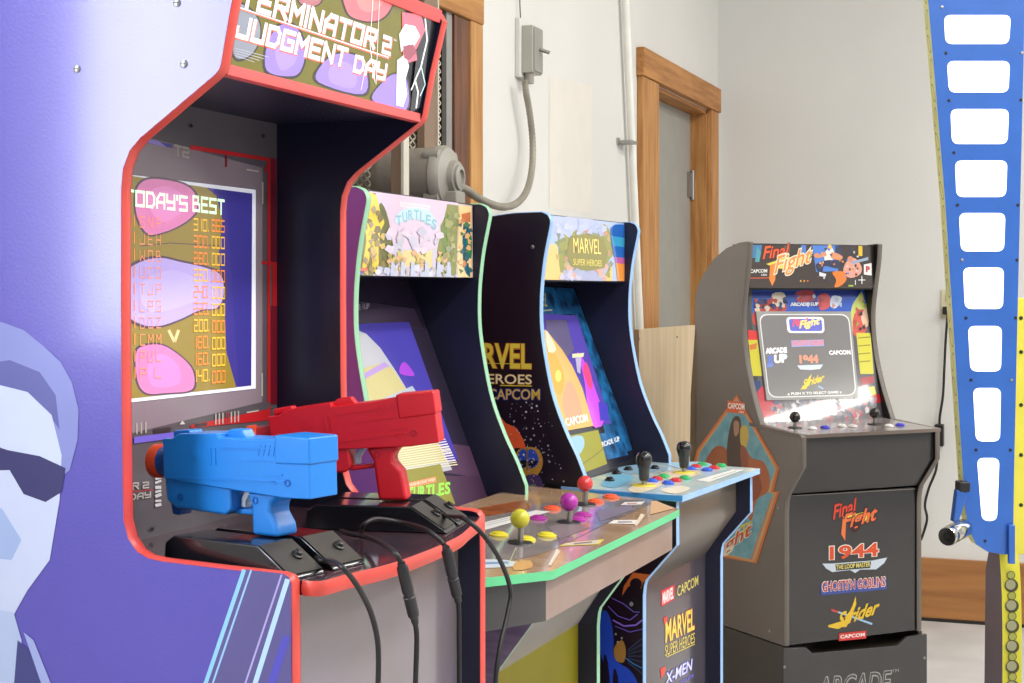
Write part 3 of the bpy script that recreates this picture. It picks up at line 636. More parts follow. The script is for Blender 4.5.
# ---------- yellow/green trimmed four-stick cabinet
n1, w1_ = Vector((math.cos(math.radians(1)), -math.sin(math.radians(1)), 0)), Vector((math.sin(math.radians(1)), math.cos(math.radians(1)), 0))
T = Fr(tuple(n1*-.886+w1_*2.194), 1); tw, tt = .528, .016
tc = empty('arcade_cabinet', T.M); tag(tc, 'mint green trimmed arcade cabinet with wide deck of yellow, purple and red ball sticks', 'arcade cabinet')
mint = mat('mint_edge_moulding', (150,200,164), .4); mintd = mat('mint_deck_moulding', (96,194,136), .4)
prof, ku = family_profile(-.018, 1.478, .064, (.815, .733, .700), .908)
side_t = mat('magenta_violet_side_print', (190,84,150), .3, rgb2=(140,96,190), scale=2.2)
tp = side_panels(tc, prof, [(-.50, 0), (-.50, 1.30), (-.44, 1.42)], tw, tt, side_t, navy_in, mint)
def cab_core(fr, root, w, t, mx, mz0, mz1, bzl, lowin, zk, black=black_lam, apron=None, deckz=.905, fpm=None):
    """marquee board, soffit, bezel board, apron, front panel, back"""
    mb = MB(); mb.box((mx-.008, t, mz0), (mx, w-t, mz1), black); mq = mb.build('marquee', root)
    mb = MB(); mb.box((-.46, t, mz1-.012), (mx-.008, w-t, mz1-.004), black); mb.build('top_panel', root)
    mb = MB(); mb.prism([(mx, mz0+.008), (mx, mz0), (bzl[1][0]-.03, mz0), (bzl[1][0]-.03, mz0+.008)], t, w-t, navy_in); mb.build('soffit', root)
    mb = MB(); plate(mb, bzl[0], bzl[1], t, w-t, .012, black); bz = mb.build('bezel', root)
    mb = MB(); mb.box((-.495, t, .02), (-.485, w-t, 1.33), black); mb.build('back_panel', root)
    mb = MB(); mb.prism([(lowin[0], deckz-.012), (lowin[0], zk[0]), (lowin[1], zk[1]), (lowin[1]-.015, zk[1]), (lowin[0]-.015, zk[0]), (lowin[0]-.015, deckz-.012)], t, w-t, apron or black); ap = mb.build('apron', root)
    mb = MB(); mb.box((lowin[1]-.012, t, .03), (lowin[1], w-t, zk[1]), fpm or black); fp = mb.build('front_panel', root)
    return mq, bz, ap, fp
BZ = [(-.206, .895), (-.382, 1.34)]
tgrey = mat('grey_apron_laminate', (162,154,146), .35, coat=.2); olive_refl = mat('olive_panel_reflection', (134,124,22), .5, var=.03, spec=.3)
a = Art(T, ('y', 0)); a.poly([(470,600),(534,618),(534,621),(500,668),(495.5,690),(495.5,1080),(440,1080)], mat('violet_plank_print', (164,140,170), .4, rgb2=(136,114,150), scale=8, stretch=(1,1,12))); a.done('lower_side_print', tp)
mq, bz, ap, fp = cab_core(T, tc, tw, tt, -.248, 1.338, 1.478, BZ, (.028, -.038), (.80, .70), apron=tgrey, fpm=tgrey)
a = Art(T, ('x', -.038), lim=(tt+.001, tw-tt-.001))
a.poly([(500,668),(578,623),(578,1100),(420,1100),(480,690)], olive_refl); a.done('front_reflection_paint', fp)  # olive wedge is a reflection painted onto the grey panel
a = Art(T, ('x', -.248), lim=(tt+.001, tw-tt-.001, 1.3385, 1.4775)); EM = .06
P_ = lit
a.poly([(357,190),(472,205.5),(474,277.5),(354,276.5)], P_(196,176,160))
a.poly([(369,191),(458,203),(452,214),(446,226),(444,248),(386,252),(380,230),(374,206)], P_(206,184,204))
a.poly([(384,248),(446,250),(462,277.5),(372,277)], P_(190,180,200))
a.poly([(403,250),(432,251),(432,268),(402,266)], P_(206,190,130))
a.poly([(356,192),(375,193),(380,220),(384,246),(386,262),(372,277),(354,276.5)], P_(122,110,40)); a.poly([(379,204),(386,212),(392,240),(394,262),(384,268),(378,240)], P_(96,94,24), 3)
a.poly([(366,195),(376,196),(380,214),(384,222),(380,232),(378,250),(378,268),(372,270),(372,246),(368,262),(364,270),(362,266),(366,240),(364,224)], P_(236,196,50), 3)
a.poly([(447,204),(458,205.5),(456,276),(436,274),(437,248)], P_(120,124,52)); a.poly([(440,226),(447,212),(448,262),(442,270)], P_(96,120,40))
a.poly([(459,205.5),(471,207),(471,277.5),(457,277)], P_(232,196,140)); a.poly([(461,214),(470,212),(470,222),(462,222)], P_(190,110,70))
a.poly([(463,224),(469,230),(471,246),(468,262),(470,277),(464,270),(462,250)], P_(30,90,110), 3); a.poly([(466,240),(471,236),(471,258),(467,254)], P_(40,120,70), 3)
a.poly([(399,201.5),(429.5,205.5),(429,210.5),(400,207)], P_(226,206,212)); a.text('TEENAGE MUTANT NINJA', (401,206.2), (428,209.7), (401,203), P_(200,170,190))
a.poly([(394,222),(400,211),(414,207.5),(430,212),(436,226),(428,224),(414,219),(402,222)], P_(182,206,222), 4)
for i, ch in enumerate('TURTLES'):
    f = i/6; u = 396.5+f*34; v = 226-9*math.sin(math.pi*(f*.9+.05))+f*3; a.text(ch, (u, v+1), (u+5, v+1.6+(f-.5)*2), (u+(f-.5)*2.0, v-9), P_(124,176,190), .02)
rq = random.Random(5)
def shards(a, n, area_, cols, size, mk):
    a.st = .000006
    for _ in range(n):
        u, v = area_(rq); k = rq.randint(3, 5); a0_ = rq.uniform(0, 6.28)
        a.poly([(u+size*rq.uniform(.4, 1.2)*math.cos(a0_+6.283*i/k), v+size*rq.uniform(.5, 1.4)*math.sin(a0_+6.283*i/k)) for i in range(k)], mk(rq.choice(cols)))
    a.st = .00003
g_ = rq.gauss
shards(a, 26, lambda r: (r.uniform(357,383), r.uniform(206,272)), [(134,122,60),(150,134,74),(120,108,56),(196,166,90),(160,140,100)], 4.2, lambda c: P_(*c))
shards(a, 30, lambda r: (r.uniform(446,456), r.uniform(214,272)), [(124,126,62),(146,146,84),(110,120,60),(160,156,104),(134,140,110)], 4.0, lambda c: P_(*c))
shards(a, 26, lambda r: (r.uniform(460,470), r.uniform(212,273)), [(222,186,130),(190,126,84),(60,96,100),(210,164,110),(80,116,80)], 3.2, lambda c: P_(*c))
for cx in (391,399,416,421,441): shards(a, 10, lambda r: (g_(cx, 2.0), g_(259, 5.0)), [(200,166,84),(190,176,90),(150,140,76),(140,126,76),(206,156,120)], 3.0, lambda c: P_(*c))
shards(a, 26, lambda r: (r.uniform(384,440), r.uniform(231,250)), [(196,182,196),(186,180,200),(204,190,206),(180,178,194)], 5, lambda c: P_(*c))
shards(a, 20, lambda r: (r.uniform(376,455), r.uniform(267,277)), [(182,184,202),(196,196,210),(172,164,160)], 4, lambda c: P_(*c))
for u in (390,400,410,424,436,446): a.poly([(u,262),(u+3,262),(u+4,277),(u-1,277)], P_(176,182,206))
a.poly([(356,268),(366,268),(366,271),(356,271)], P_(236,110,70)); a.poly([(356,271.5),(361,271.5),(361,274),(356,274)], P_(110,80,190)); a.ell(376.5,272,2.6,2.6,P_(240,236,226))
a.done('marquee_artwork', mq)
def slope_plane(bzl, off=0):
    d = Vector((bzl[1][0]-bzl[0][0], 0, bzl[1][1]-bzl[0][1])).normalized(); n = Vector((d.z, 0, -d.x))
    return (Vector((bzl[0][0], 0, bzl[0][1]))+n*off, n)
bpl = slope_plane(BZ)
a = Art(T, bpl, lim=(tt+.001, tw-tt-.001))
a.poly([(350,277.5),(408,278),(489,503),(350,518)], ink((44,36,56), .25, coat=.3))
a.poly([(350,300),(414,309),(424,330),(352,322)], ink((62,48,72))); a.poly([(420,440),(470,446),(482,478),(430,470)], ink((84,58,84))); a.poly([(430,476),(480,476),(489,503),(440,508)], ink((74,48,72)))
a.text('ARCADE 1UP', (343,311.5), (369,309), (343,305.5), ink((196,192,200)))
a.done('bezel_print', bz)
# monitor
sp_ = slope_plane(BZ, .0016)
def slab_on(fr, pl, pts, m, th=.004, lim=None):
    n = fr.nrm(pl); q = [fr.at(u, v, pl)+n*.0002 for u, v in pts]
    if lim:
        for p in q: p.y = max(lim[0], min(lim[1], p.y))
    b = [p-n*th for p in q]; mb = MB(); k = len(q)
    mb.add(q+b, [list(range(k)), list(range(2*k-1, k-1, -1))]+[(i, (i+1) % k, k+(i+1) % k, k+i) for i in range(k)], m); return mb
yR = T.at(409, 322, sp_).y
pts = [(352.5,324),(409,322),(458,460),(352,476)]
EMS = .3
scr = slab_on(T, sp_, [(300,326),(409,322),(458,460),(300,486)], glow(66,58,150), lim=(tt+.03, tw-tt)).build('screen', tc)
a = Art(T, (sp_[0]+sp_[1]*.0004, sp_[1]), .0006, lim=(tt+.032, tw-tt))
a.poly([(352,328),(366,334),(380,348),(396,372),(408,392),(420,412),(440,446),(452,470),(352,490)], glow(168,168,176), 0)  # pale and yellow wedges with their stripes are reflections painted into the screen
a.poly([(352,372),(378,364),(392,368),(420,412),(440,446),(447,462),(352,476)], glow(180,170,116))
a.poly([(352,380),(384,362),(389,366),(352,386)], glow(160,130,190)); a.poly([(400,366),(404,362),(410,368),(414,376),(400,374)], glow(150,66,190), 3)
a.poly([(380,400),(412,386),(420,398),(384,416)], glow(160,168,180))
for k in range(13): a.line([(392+k*.6,446+k*2.2),(444+k*1.1,437+k*2.3)], 1, glow(206,200,170))
for k in range(8): a.line([(437+k*1.3,443+k*2.7),(446+k*1.3,441.5+k*2.7)], .9, glow(214,204,226))
a.done('screen_picture', scr)
a = Art(T, (sp_[0]+sp_[1]*.0012, sp_[1]), .0006, lim=(tt+.001, tw-tt-.001))
a.poly([(384,474),(440,464),(455,504),(390,512)], ink((140,134,44)))  # olive backing is a painted reflection; the lettering over it is print
a.text('TEENAGE MUTANT NINJA', (404,489), (436,481.5), (403,484.5), ink((238,120,70)), .02); a.poly([(403,484),(435.5,476.5),(436,482),(404,489.5)], ink((236,138,92)))
a.text('TEENAGE MUTANT NINJA', (404.5,488.6), (435,481.3), (404,485), ink((250,220,190)), .02)
for i, ch in enumerate('TURTLES'):
    u = 407+i*6.2; v = 500-i*1.2; a.text(ch, (u, v+2), (u+5.6, v+1), (u+.3, v-12+i*.3), ink((150,236,84)), .03)
a.done('lower_bezel_print_and_reflection', bz)
# wide deck
dpl = (Vector((-.1, 0, .93)), Vector((.06, 0, 1)).normalized())
c1, c2, c3, c4 = T.at(552.4,570.7,dpl), T.at(483,578,dpl), T.at(679.4,509.2,dpl), T.at(653.3,498.5,dpl)
c4.y -= .014
def dz(x, y): return .93-.06*(x+.1)
ye0, ye1 = c2.y+.0, c4.y
outl = [(-.19, ye0), (c2.x, ye0), (c1.x, c1.y), (c3.x, c3.y), (c4.x, ye1), (-.19, ye1)]
deckt = mat('wood_look_deck_print', (186,148,112), .14, rgb2=(202,168,134), scale=3, stretch=(1,8,8), coat=.7, spec=.8)
def deck(fr, root, outl, th, m_top, m_edge, m_under, zf, name='control_deck'):
    n = len(outl); A = [(x, y, zf(x, y)) for x, y in outl]; Bq = [(x, y, zf(x, y)-th) for x, y in outl]
    mb = MB(); mb.add(A, [list(range(n))], m_top); mb.add(Bq, [list(range(n))[::-1]], m_under); mb.add(A+Bq, [(i, (i+1) % n, n+(i+1) % n, n+i) for i in range(n)], m_edge)
    o = mb.build(name, root); return o
dk = deck(T, tc, outl, .013, deckt, mintd, black_lam, dz)
boxm = mat('dark_deck_box', (56,54,54), .3, coat=.2); boxf = mat('deck_box_front', (146,124,114), .3, coat=.3)  # box front gets a lighter colour standing in for what it reflects
ins = [(-.12, ye0+.012), (c2.x-.006, ye0+.012), (c1.x-.012, c1.y+.006), (c3.x-.012, c3.y-.006), (c4.x-.006, ye1-.012), (-.12, ye1-.012)]
n = len(ins); A = [(x, y, dz(x, y)-.0125) for x, y in ins]; Bq = [(x, y, .842) for x, y in ins]
mb = MB(); mb.add(A+Bq, [(i, (i+1) % n, n+(i+1) % n, n+i) for i in (0,1,4,5)]+[list(range(2*n-1, n-1, -1))], boxm); mb.add(A+Bq, [(i, (i+1) % n, n+(i+1) % n, n+i) for i in (2,3)], boxf); mb.build('deck_box', dk)
a = Art(T, dpl, lim=(ye0+.003, ye1-.003))
a.poly([(470,519),(480,512),(527,507),(545,503),(650,499.5),(654,502),(640,509),(600,527),(556,549),(530,557),(483,566),(470,566)], mat('clear_sheet_over_print', (166,156,148), .1, 0, .6, rgb2=(140,130,134), scale=22, var=.1))
a.poly([(470,513),(480,508),(526,500),(531,509),(483,517.5),(470,521)], mat('orange_plank_print', (156,84,44), .3, rgb2=(116,62,32), scale=30))
a.poly([(470,526),(536,510.5),(550,512),(484,530.5)], ink((226,224,222)))
for k in range(2): a.line([(486,524+k*2),(526,514+k*2)], .5, ink((150,146,146)))
a.poly([(470,561),(484,559.8),(506,560.5),(521,563.5),(512,567),(486,568.5),(470,569)], ink((206,214,222)), 2); a.line([(480,564),(508,563)], 2.2, ink((110,150,190)))
a.poly([(515,563),(530,561),(532,568),(514,571)], ink((206,158,100)), 2)
a.poly([(566,543.5),(604,539.8),(599,544.8),(559,546.5)], ink((222,206,90))); a.poly([(569,543.6),(600,540.8),(596,544),(564,545.8)], ink((206,200,196))); a.line([(574,544.4),(592,542.4)], 1.2, ink((110,90,100)))
a.poly([(614,520.6),(641,520.4),(636,524.6),(608,524)], ink((232,226,220))); a.line([(618,522.6),(632,522.4)], 1.2, ink((110,100,110)))
a.poly([(625,502.6),(645,502),(641,505),(620,505.6)], ink((226,222,220))); a.line([(627,504.2),(637,503.8)], .8, ink((170,80,70)))
a.poly([(557,549),(560,552),(551,566),(548,566)], ink((226,212,196))); a.poly([(641,514),(645,515.5),(637,526),(634,526)], ink((222,206,186)))
a.poly([(651,502),(656,501),(674,509),(650,515)], ink((206,164,120)))
a.line([(516,548),(508,566)], .8, ink((190,196,150)))
a.poly([(596,512),(630,505),(634,510),(600,522)], ink((124,114,132))); a.poly([(548,528),(566,524),(590,528),(560,540)], ink((130,116,120)))
a.done('deck_print', dk)
def frame_on(pl): return T.nrm(pl)
def ball_stick(fr, root, pl, base, ball_v, r, m, lab):
    p = fr.at(*base, pl); n = fr.nrm(pl); D = (fr.M @ p-CAMP).dot(FWD); h = (base[1]-ball_v)/F*D
    s = empty('joystick'); s.parent = root; s.location = p; s['label'] = lab
    mb = MB(); mb.lathe((0,0,0), n, [(0,.001),(.0205,.0008),(.019,.0028),(.006,.0035),(0,.0035)], blk, 24); mb.build('dust_washer', s)
    mb = MB(); mb.lathe((0,0,0), n, [(.0052,.002),(.0052,h),(0,h)], steel, 14); mb.build('shaft', s)
    mb = MB(); mb.lathe((0,0,h), (0,0,1), [(r*math.sin(math.pi*k/16), -r*math.cos(math.pi*k/16)) for k in range(17)], m, 28); mb.build('ball_top', s)
    return s
bm_ = lambda *c: mat('ball_plastic', tuple(c), .25, coat=.3)
ball_stick(T, tc, dpl, (520,543.5), 518.5, .0152, bm_(194,190,46), 'yellow ball joystick')
ball_stick(T, tc, dpl, (569,523), 502, .0155, bm_(172,40,160), 'purple ball joystick')
ball_stick(T, tc, dpl, (585,505), 483.5, .0145, bm_(220,58,58), 'red ball joystick')
def button(fr, root, pl, uv, m, r=.0145, nm='button', h=.006):
    p = fr.at(*uv, pl); n = fr.nrm(pl); o_ = MB()
    o_.lathe(p, n, [(0,.0),(r,.0004),(r,.003),(r*.86,.0045),(r*.72,.0042),(r*.70,h),(r*.5,h+.0012),(0,h+.001)], m, 22); return o_.build(nm, root)
for u, v, c in ((499,536,(222,206,52)),(526,540.5,(222,206,52)),(547,536.5,(226,208,50)),(538.5,519.5,(170,44,150)),(578,520.5,(176,44,160)),(583,516,(172,40,150)),(552.5,509.5,(240,92,50)),(596,502.5,(238,96,56)),(611,497.8,(238,96,56))):
    button(T, tc, dpl, (u, v), bm_(*c), .0155)
# ---------- blue trimmed cabinet
al = math.radians(4.9); nM = Vector((math.cos(al), -math.sin(al), 0)); wM = Vector((math.sin(al), math.cos(al), 0))
V_ = Fr(tuple(nM*-1.03+wM*2.779), 4.9); vw, vt = .502, .016
vc = empty('arcade_cabinet', V_.M); tag(vc, 'blue trimmed black arcade cabinet with starry side and two black bat sticks', 'arcade cabinet')
pale = mat('pale_blue_edge_moulding', (146,184,232), .35); deckblue = mat('blue_deck_moulding', (64,146,214), .35)
profv, ku = family_profile(.003, 1.469, .066)
blkv = mat('black_side_vinyl', (20,17,18), .28, coat=.2)
vp = side_panels(vc, profv, [(-.50, 0), (-.50, 1.30), (-.44, 1.42)], vw, vt, blkv, navy_in, pale)
BV = [(-.185, .915), (-.352, 1.335)]
brown_ap = mat('brownish_apron_laminate', (106,96,86), .3, coat=.3)
vfp = mat('smoky_front_panel', (66,58,64), .2, coat=.5, rgb2=(84,80,90), scale=3, spec=.7)
mq, bz, ap, fp = cab_core(V_, vc, vw, vt, -.227, 1.334, 1.468, BV, (.034, -.036), (.834, .735), apron=brown_ap, fpm=vfp, deckz=.92)
a = Art(V_, ('y', 0))
a.text('MARVEL', (452,367.8), (532,369.8), (452,342), ink((206,120,40)), .05); a.o += .0002
a.text('MARVEL', (452,367.3), (531.5,369.2), (452,342.5), ink((222,206,66)), .02)
a.poly([(452,362),(531.5,364),(531.5,364.6),(452,362.6)], ink((222,206,66)))
a.text('SUPER HEROES', (430,382.8), (532,384.9), (430,372.6), ink((216,176,52)), .02); a.text('SUPER HEROES', (430,382.2), (532,384), (430,373.4), ink((234,224,190)), .0)
a.line([(500,385.4),(532,386)], 1, ink((220,190,60)))
a.text('CAPCOM', (488,400.4), (541,400.6), (488,388.2), ink((40,62,140)), .06); a.text('CAPCOM', (489,399.5), (540,399.7), (489,389), ink((212,178,60)), .01)
a.done('side_lettering', vp); a = Art(V_, ('y', 0), .0012)
a.poly([(497,415),(500,416),(506,423),(517,428),(524,440),(526,448),(515,448),(513,456),(509,452),(511,466),(505,478),(494,440)], ink((226,92,40)))
a.poly([(500,432),(510,440),(512,456),(506,470),(498,450)], ink((206,150,50)), 3); a.ell(506,443,4,7,ink((90,140,60)))
a.done('flame_print', vp); a = Art(V_, ('y', 0), .0008)
rnd = random.Random(3)
for k in range(150):
    u = rnd.gauss(533, 13); v = rnd.uniform(402, 492)
    if u < 500+ (v-402)*.25 or u > 545+(v-402)*.45 or v > 497: continue
    a.ell(u, v, (r_ := rnd.choice((.35,.5,.6,.8,1.1))), r_, ink(rnd.choice(((206,206,214),(160,160,172),(120,118,126)))), 6)
a.done('star_print', vp); a = Art(V_, ('y', 0), .0008)
a.poly([(515,470),(517,452),(526,447),(538,449),(543,460),(540,472),(530,480),(518,476)], ink((178,132,40)), 4)
a.poly([(518,463),(519,452),(526,450),(526.5,466),(520,468)], ink((40,76,170)), 3); a.poly([(528.5,466),(528.5,450),(536,451.5),(539,462),(533,468)], ink((40,76,170)), 3)
a.poly([(519,462),(526,460),(526,467),(521,467)], ink((14,14,24)), 2); a.poly([(529,460),(538,461),(533,467),(529,467)], ink((14,14,24)), 2)
a.line([(527.3,449),(527.3,470)], 1.6, ink((120,96,60)))
a.poly([(524,478),(534,474),(541,478),(544,490),(542,500),(530,503),(522,494)], ink((74,52,96)), 3); a.poly([(529,486),(536,484),(537,494),(530,496)], ink((96,120,104)), 3)
a.done('helmet_shape_print', vp); a = Art(V_, ('y', 0))
bluet, vio, orr = ink((32,76,190)), ink((112,96,196)), ink((214,112,44))
a.poly([(633,572.5),(650,574.5),(643,583),(641,589),(636,582),(628,587),(622,596),(624,586)], orr); a.ell(636,584,6,6,ink((20,18,22))); a.ell(632,604,9,7,ink((22,24,22)))
a.ell(631.5,604,2,2.4,ink((150,146,146)),8)
a.line([(612,598),(624,604),(634,612),(640,612)], 1, vio); a.line([(608,606),(618,616),(630,620),(638,614)], 1, vio); a.line([(613,620),(624,626),(636,625),(642.5,620)], 1.6, ink((140,112,220)))
a.line([(615,626),(630,632),(642.5,629)], .8, vio)
a.poly([(600,618),(605,610),(611,620),(614,640),(613,652),(618,662),(630,670),(638,684),(630,690),(612,690),(606,668),(600,650)], bluet, 3)
a.poly([(604,655),(608,662),(610,690),(603,690)], ink((18,20,30)), 2); a.poly([(614,668),(618,676),(618,690),(613,690)], ink((18,20,30)), 2)
a.poly([(614,648),(622,640),(626,650),(624,662),(616,660)], ink((160,120,50)), 3)
for k in range(7): a.line([(628,650+k*2),(642.5,638+k*6)], .6, ink((60,90,120)))
a.line([(626,658),(634,664),(642.5,668)], 1.2, ink((50,120,180)))
for u, v in ((616,634),(622,638),(618,642)): a.ell(u, v, 1, 1.3, ink((150,170,150)), 8)
a.done('lower_side_print', vp)
screw(V_, vc, [(532.5,247)], ('y', 0), .004)
a = Art(V_, ('x', -.227), lim=(vt+.001, vw-vt-.001, 1.3345, 1.4675)); EM = .06
a.poly([(548,215),(624,223.4),(624,281.2),(542,279.6)], P_(160,180,216))
a.poly([(543,262),(556,252),(568,258),(600,262),(612,262),(612,281),(542,279.6)], P_(226,184,104))
a.poly([(544,245),(556,244),(560,262),(552,279.8),(542,279.6)], P_(226,186,110)); a.poly([(552,217),(606,222.5),(604,236),(580,234),(562,240),(554,236)], P_(172,180,214), 3)
a.poly([(558,244),(563,234),(570,238),(575,230),(590,236),(604,224),(611,236),(613,254),(608,262),(610,278),(602,272),(596,262),(584,264),(572,260),(566,268),(560,272)], P_(138,140,60), 3)
a.poly([(564,262),(572,262),(590,266),(600,266),(604,281),(562,280)], P_(158,162,196))
shards(a, 60, lambda r: (r.uniform(557,611), r.uniform(230,270)), [(138,140,66),(160,154,84),(120,126,76),(146,146,130),(176,156,90),(126,132,116),(186,132,106)], 3.6, lambda c: P_(*c))
shards(a, 24, lambda r: (r.uniform(560,606), r.uniform(265,279)), [(162,166,196),(186,180,200),(206,156,140),(150,158,186)], 4, lambda c: P_(*c))
shards(a, 24, lambda r: (r.uniform(556,606), r.uniform(221,236)), [(172,180,212),(160,172,206),(184,190,216)], 4.5, lambda c: P_(*c))
a.poly([(570,236),(603,238),(604,268),(570,266.5)], P_(128,122,48), 2)
a.poly([(610,228),(614,224.5),(624,224.5),(624,258),(613.5,257),(610,238)], P_(34,96,176)); a.poly([(611,236),(624,238),(624,247),(613,246)], P_(56,150,190)); a.poly([(614,257),(624,258),(624,264),(615,263)], P_(176,90,150)); a.poly([(615,263),(624,264),(624,281),(617,281)], P_(222,140,60))
a.text('MARVEL', (573,253.5), (601,255), (572.5,237), P_(130,100,40), .05); a.text('MARVEL', (573,253), (600.5,254.4), (572.5,237.5), P_(244,226,110), .0)
a.text('SUPER HEROES', (572.5,265), (601,266.5), (572.5,258.5), P_(232,210,90), .0)
a.done('marquee_artwork', mq)
bpl = slope_plane(BV); a = Art(V_, bpl, lim=(vt+.001, vw-vt-.001))
cy = mat('cyan_circuit_print', (30,110,168), .3, rgb2=(14,40,74), scale=34)
a.poly([(540,286),(576,288),(637,456),(575,486),(540,440)], ink((18,20,36), .25, coat=.3))
a.poly([(543,287),(574,288.5),(593,340),(606,376),(626,428),(632,450),(608,458),(604,430),(588,380),(579,332),(572,314),(543,316)], cy)
a.text('MARVEL', (528,303.5), (547,307), (528,290), ink((206,190,120)), .02); a.line([(541,311),(552,310)], 1.4, ink((180,180,160)))
a.poly([(596,434),(618,432),(628,455),(606,460)], cy); a.text('ARCADE 1UP', (600,448), (620,441), (598.5,443), ink((226,226,230)), .03)
a.done('bezel_print', bz)
sv = slope_plane(BV, .0016)
scr = slab_on(V_, sv, [(490,312),(577,315.5),(611,424),(520,434)], glow(80,66,156), lim=(vt+.03, vw-vt)).build('screen', vc)
a = Art(V_, (sv[0]+sv[1]*.0004, sv[1]), .0006, lim=(vt+.032, vw-vt))
a.poly([(545,320),(566,320),(574,350),(562,362),(548,342)], glow(92,84,118)); a.poly([(577,352),(588,370),(604,420),(590,424),(584,380)], glow(186,76,206), 3); a.poly([(586,362),(592,380),(590,390),(583,372)], glow(206,70,120), 3)
a.poly([(598,402),(607,404),(609,420),(600,421)], glow(70,60,170)); a.poly([(572,354),(584,353),(583,357),(572,358)], glow(206,206,160)); a.poly([(575,357),(581,357),(580,374),(577,372)], glow(170,160,190))
a.poly([(542,328),(549,334),(562,350),(572,366),(582,388),(593,426),(560,432),(542,400)], glow(200,160,90))  # yellow wedge is a mirrored machine painted into the screen colour
a.poly([(546,346),(556,356),(564,376),(560,396),(550,380)], glow(206,150,56), 3); a.ell(558,376,3,6,glow(190,206,90),10); a.poly([(568,380),(578,396),(582,420),(570,424),(562,404)], glow(204,144,110), 3); a.poly([(545,330),(551,338),(556,350),(548,352)], glow(206,194,166), 2)
a.text('CAPCOM', (566,426.5), (588,421.5), (564.5,418.5), glow(250,246,226), .02)
a.done('screen_picture', scr)
a = Art(V_, (sv[0]+sv[1]*.0008, sv[1]), .0006, lim=(vt+.001, vw-vt-.001))
a.poly([(568,436),(598,430),(607,464),(586,472)], ink((150,146,40))); a.poly([(570,438),(582,436),(584,446),(578,456),(574,452)], ink((150,190,210)), 2); a.line([(580,466),(594,456),(604,448)], .7, ink((90,84,30)))  # olive area carries the painted reflection on below the screen
a.done('lower_bezel_print_and_reflection', bz)
# deck
def vz(x, y): return .932-.02*(x+.126)
vol = [(-.17, -.003), (.078, -.003), (.082, vw+.003), (-.17, vw+.003)]
artm = mat('pale_blue_comic_deck_print', (160,196,214), .25, rgb2=(206,214,206), scale=16, coat=.4)
dk = deck(V_, vc, vol, .0115, artm, pale, black_lam, vz)
mb = MB(); mb.box((-.128, -.0042, .9185), (.079, -.0028, .9285), deckblue); mb.build('near_deck_trim', dk)
vpl = (Vector((-.126, 0, .932)), Vector((.02, 0, 1)).normalized())
a = Art(V_, vpl)
for pts_, c in (([(628,489),(648,481),(664,485),(640,493)], (222,206,180)), ([(660,473),(690,470),(700,474),(676,481)], (214,196,170)), ([(600,484),(618,474),(634,478),(616,488)], (120,180,206)), ([(618,468),(650,464),(660,470),(630,474)], (140,176,200)), ([(660,490),(680,486),(690,489),(676,494)], (230,220,200)), ([(666,464),(700,462),(712,466),(690,470)], (150,196,220))): a.poly(pts_, ink(c), 3)
a.poly([(696,480.5),(733,470),(744,470),(709,482.5)], ink((236,236,230))); a.line([(712,479),(736,471.5)], .5, ink((140,138,136)))
a.done('deck_print', dk)
def bat_stick(fr, root, pl, base, top_v, m, lab):
    p = fr.at(*base, pl); D = (fr.M @ p-CAMP).dot(FWD); h = (base[1]-top_v)/F*D
    s = empty('joystick'); s.parent = root; s.location = p; s['label'] = lab
    mb = MB(); mb.lathe((0,0,0), (0,0,1), [(0,.0006),(.024,.0008),(.0225,.003),(.006,.0032),(0,.0032)], mat('yellow_washer_plastic', (222,200,60), .35), 24); mb.build('washer', s)
    mb = MB(); mb.lathe((0,0,0), (0,0,1), [(.005,.002),(.005,.016),(0,.016)], steel, 14); mb.build('shaft', s)
    mb = MB(); mb.lathe((0,0,0), (0,0,1), [(0,.011),(.0085,.011),(.0098,.014),(.0115,h*.5),(.0162,h*.74),(.0155,h*.86),(.0115,h*.96),(.005,h*.998),(0,h)], mat('gloss_black_bat', (18,18,20), .15, coat=.5), 24); mb.build('bat_top', s)
    return s
bat_stick(V_, vc, vpl, (644,486), 451.5, None, 'nearer black bat joystick on yellow washer'); bat_stick(V_, vc, vpl, (684,473), 441, None, 'farther black bat joystick on yellow washer')
cB, cR, cG_ = bm_(52,92,206), bm_(206,48,56), bm_(46,176,96)
for u, v, m in ((652,482,cB),(657,479.8,cR),(664,477.3,cG_),(668,484,cB),(676,481.3,cR),(685,479,cG_),(690.5,469.6,cB),(696,467.4,cR),(702,465.4,cG_),(707,470.8,cB),(714,468.6,cR),(721,466.6,cG_)):
    button(V_, vc, vpl, (u, v), m, .0125)
for u, v in ((609.7,481),(616.5,474),(628.2,470.3),(655,469)): button(V_, vc, vpl, (u, v), blk, .010, 'small_button', .007)
# front panel letters
a = Art(V_, ('x', -.036), lim=(vt+.001, vw-vt-.001))
a.poly([(661,590.5),(674.4,584.6),(674,599.7),(661,606.8)], ink((206,40,50))); a.text('MARVEL', (662.3,604.6), (673.2,598.4), (662.5,592.4), ink((246,240,240)), .03)
a.text('CAPCOM', (677,597), (698,585), (677,586.5), ink((216,200,110)), .01)
a.text('MARVEL', (665,644), (694.5,630), (665,619.6), ink((180,60,40)), .05); a.text('MARVEL', (665.2,643.6), (694.2,629.6), (665.2,620.6), ink((240,214,90)), .02)
a.poly([(663,618),(667,616),(667,620),(664.5,625.5)], ink((226,60,50)))
a.text('SUPER HEROES', (664.8,656.5), (694.5,642.6), (664.8,645.6), ink((232,206,90)), .0); a.line([(666,657),(694.5,644)], .8, ink((220,200,80)))
a.poly([(660,668.5),(665,666),(665,672),(661,679)], ink((226,70,50)))
a.text('X-MEN', (664.5,686), (692.5,670), (664.5,673), ink((88,84,190)), .06, .15); a.text('X-MEN', (665,685), (692,669.5), (665,673.8), ink((224,224,240)), .01, .15)
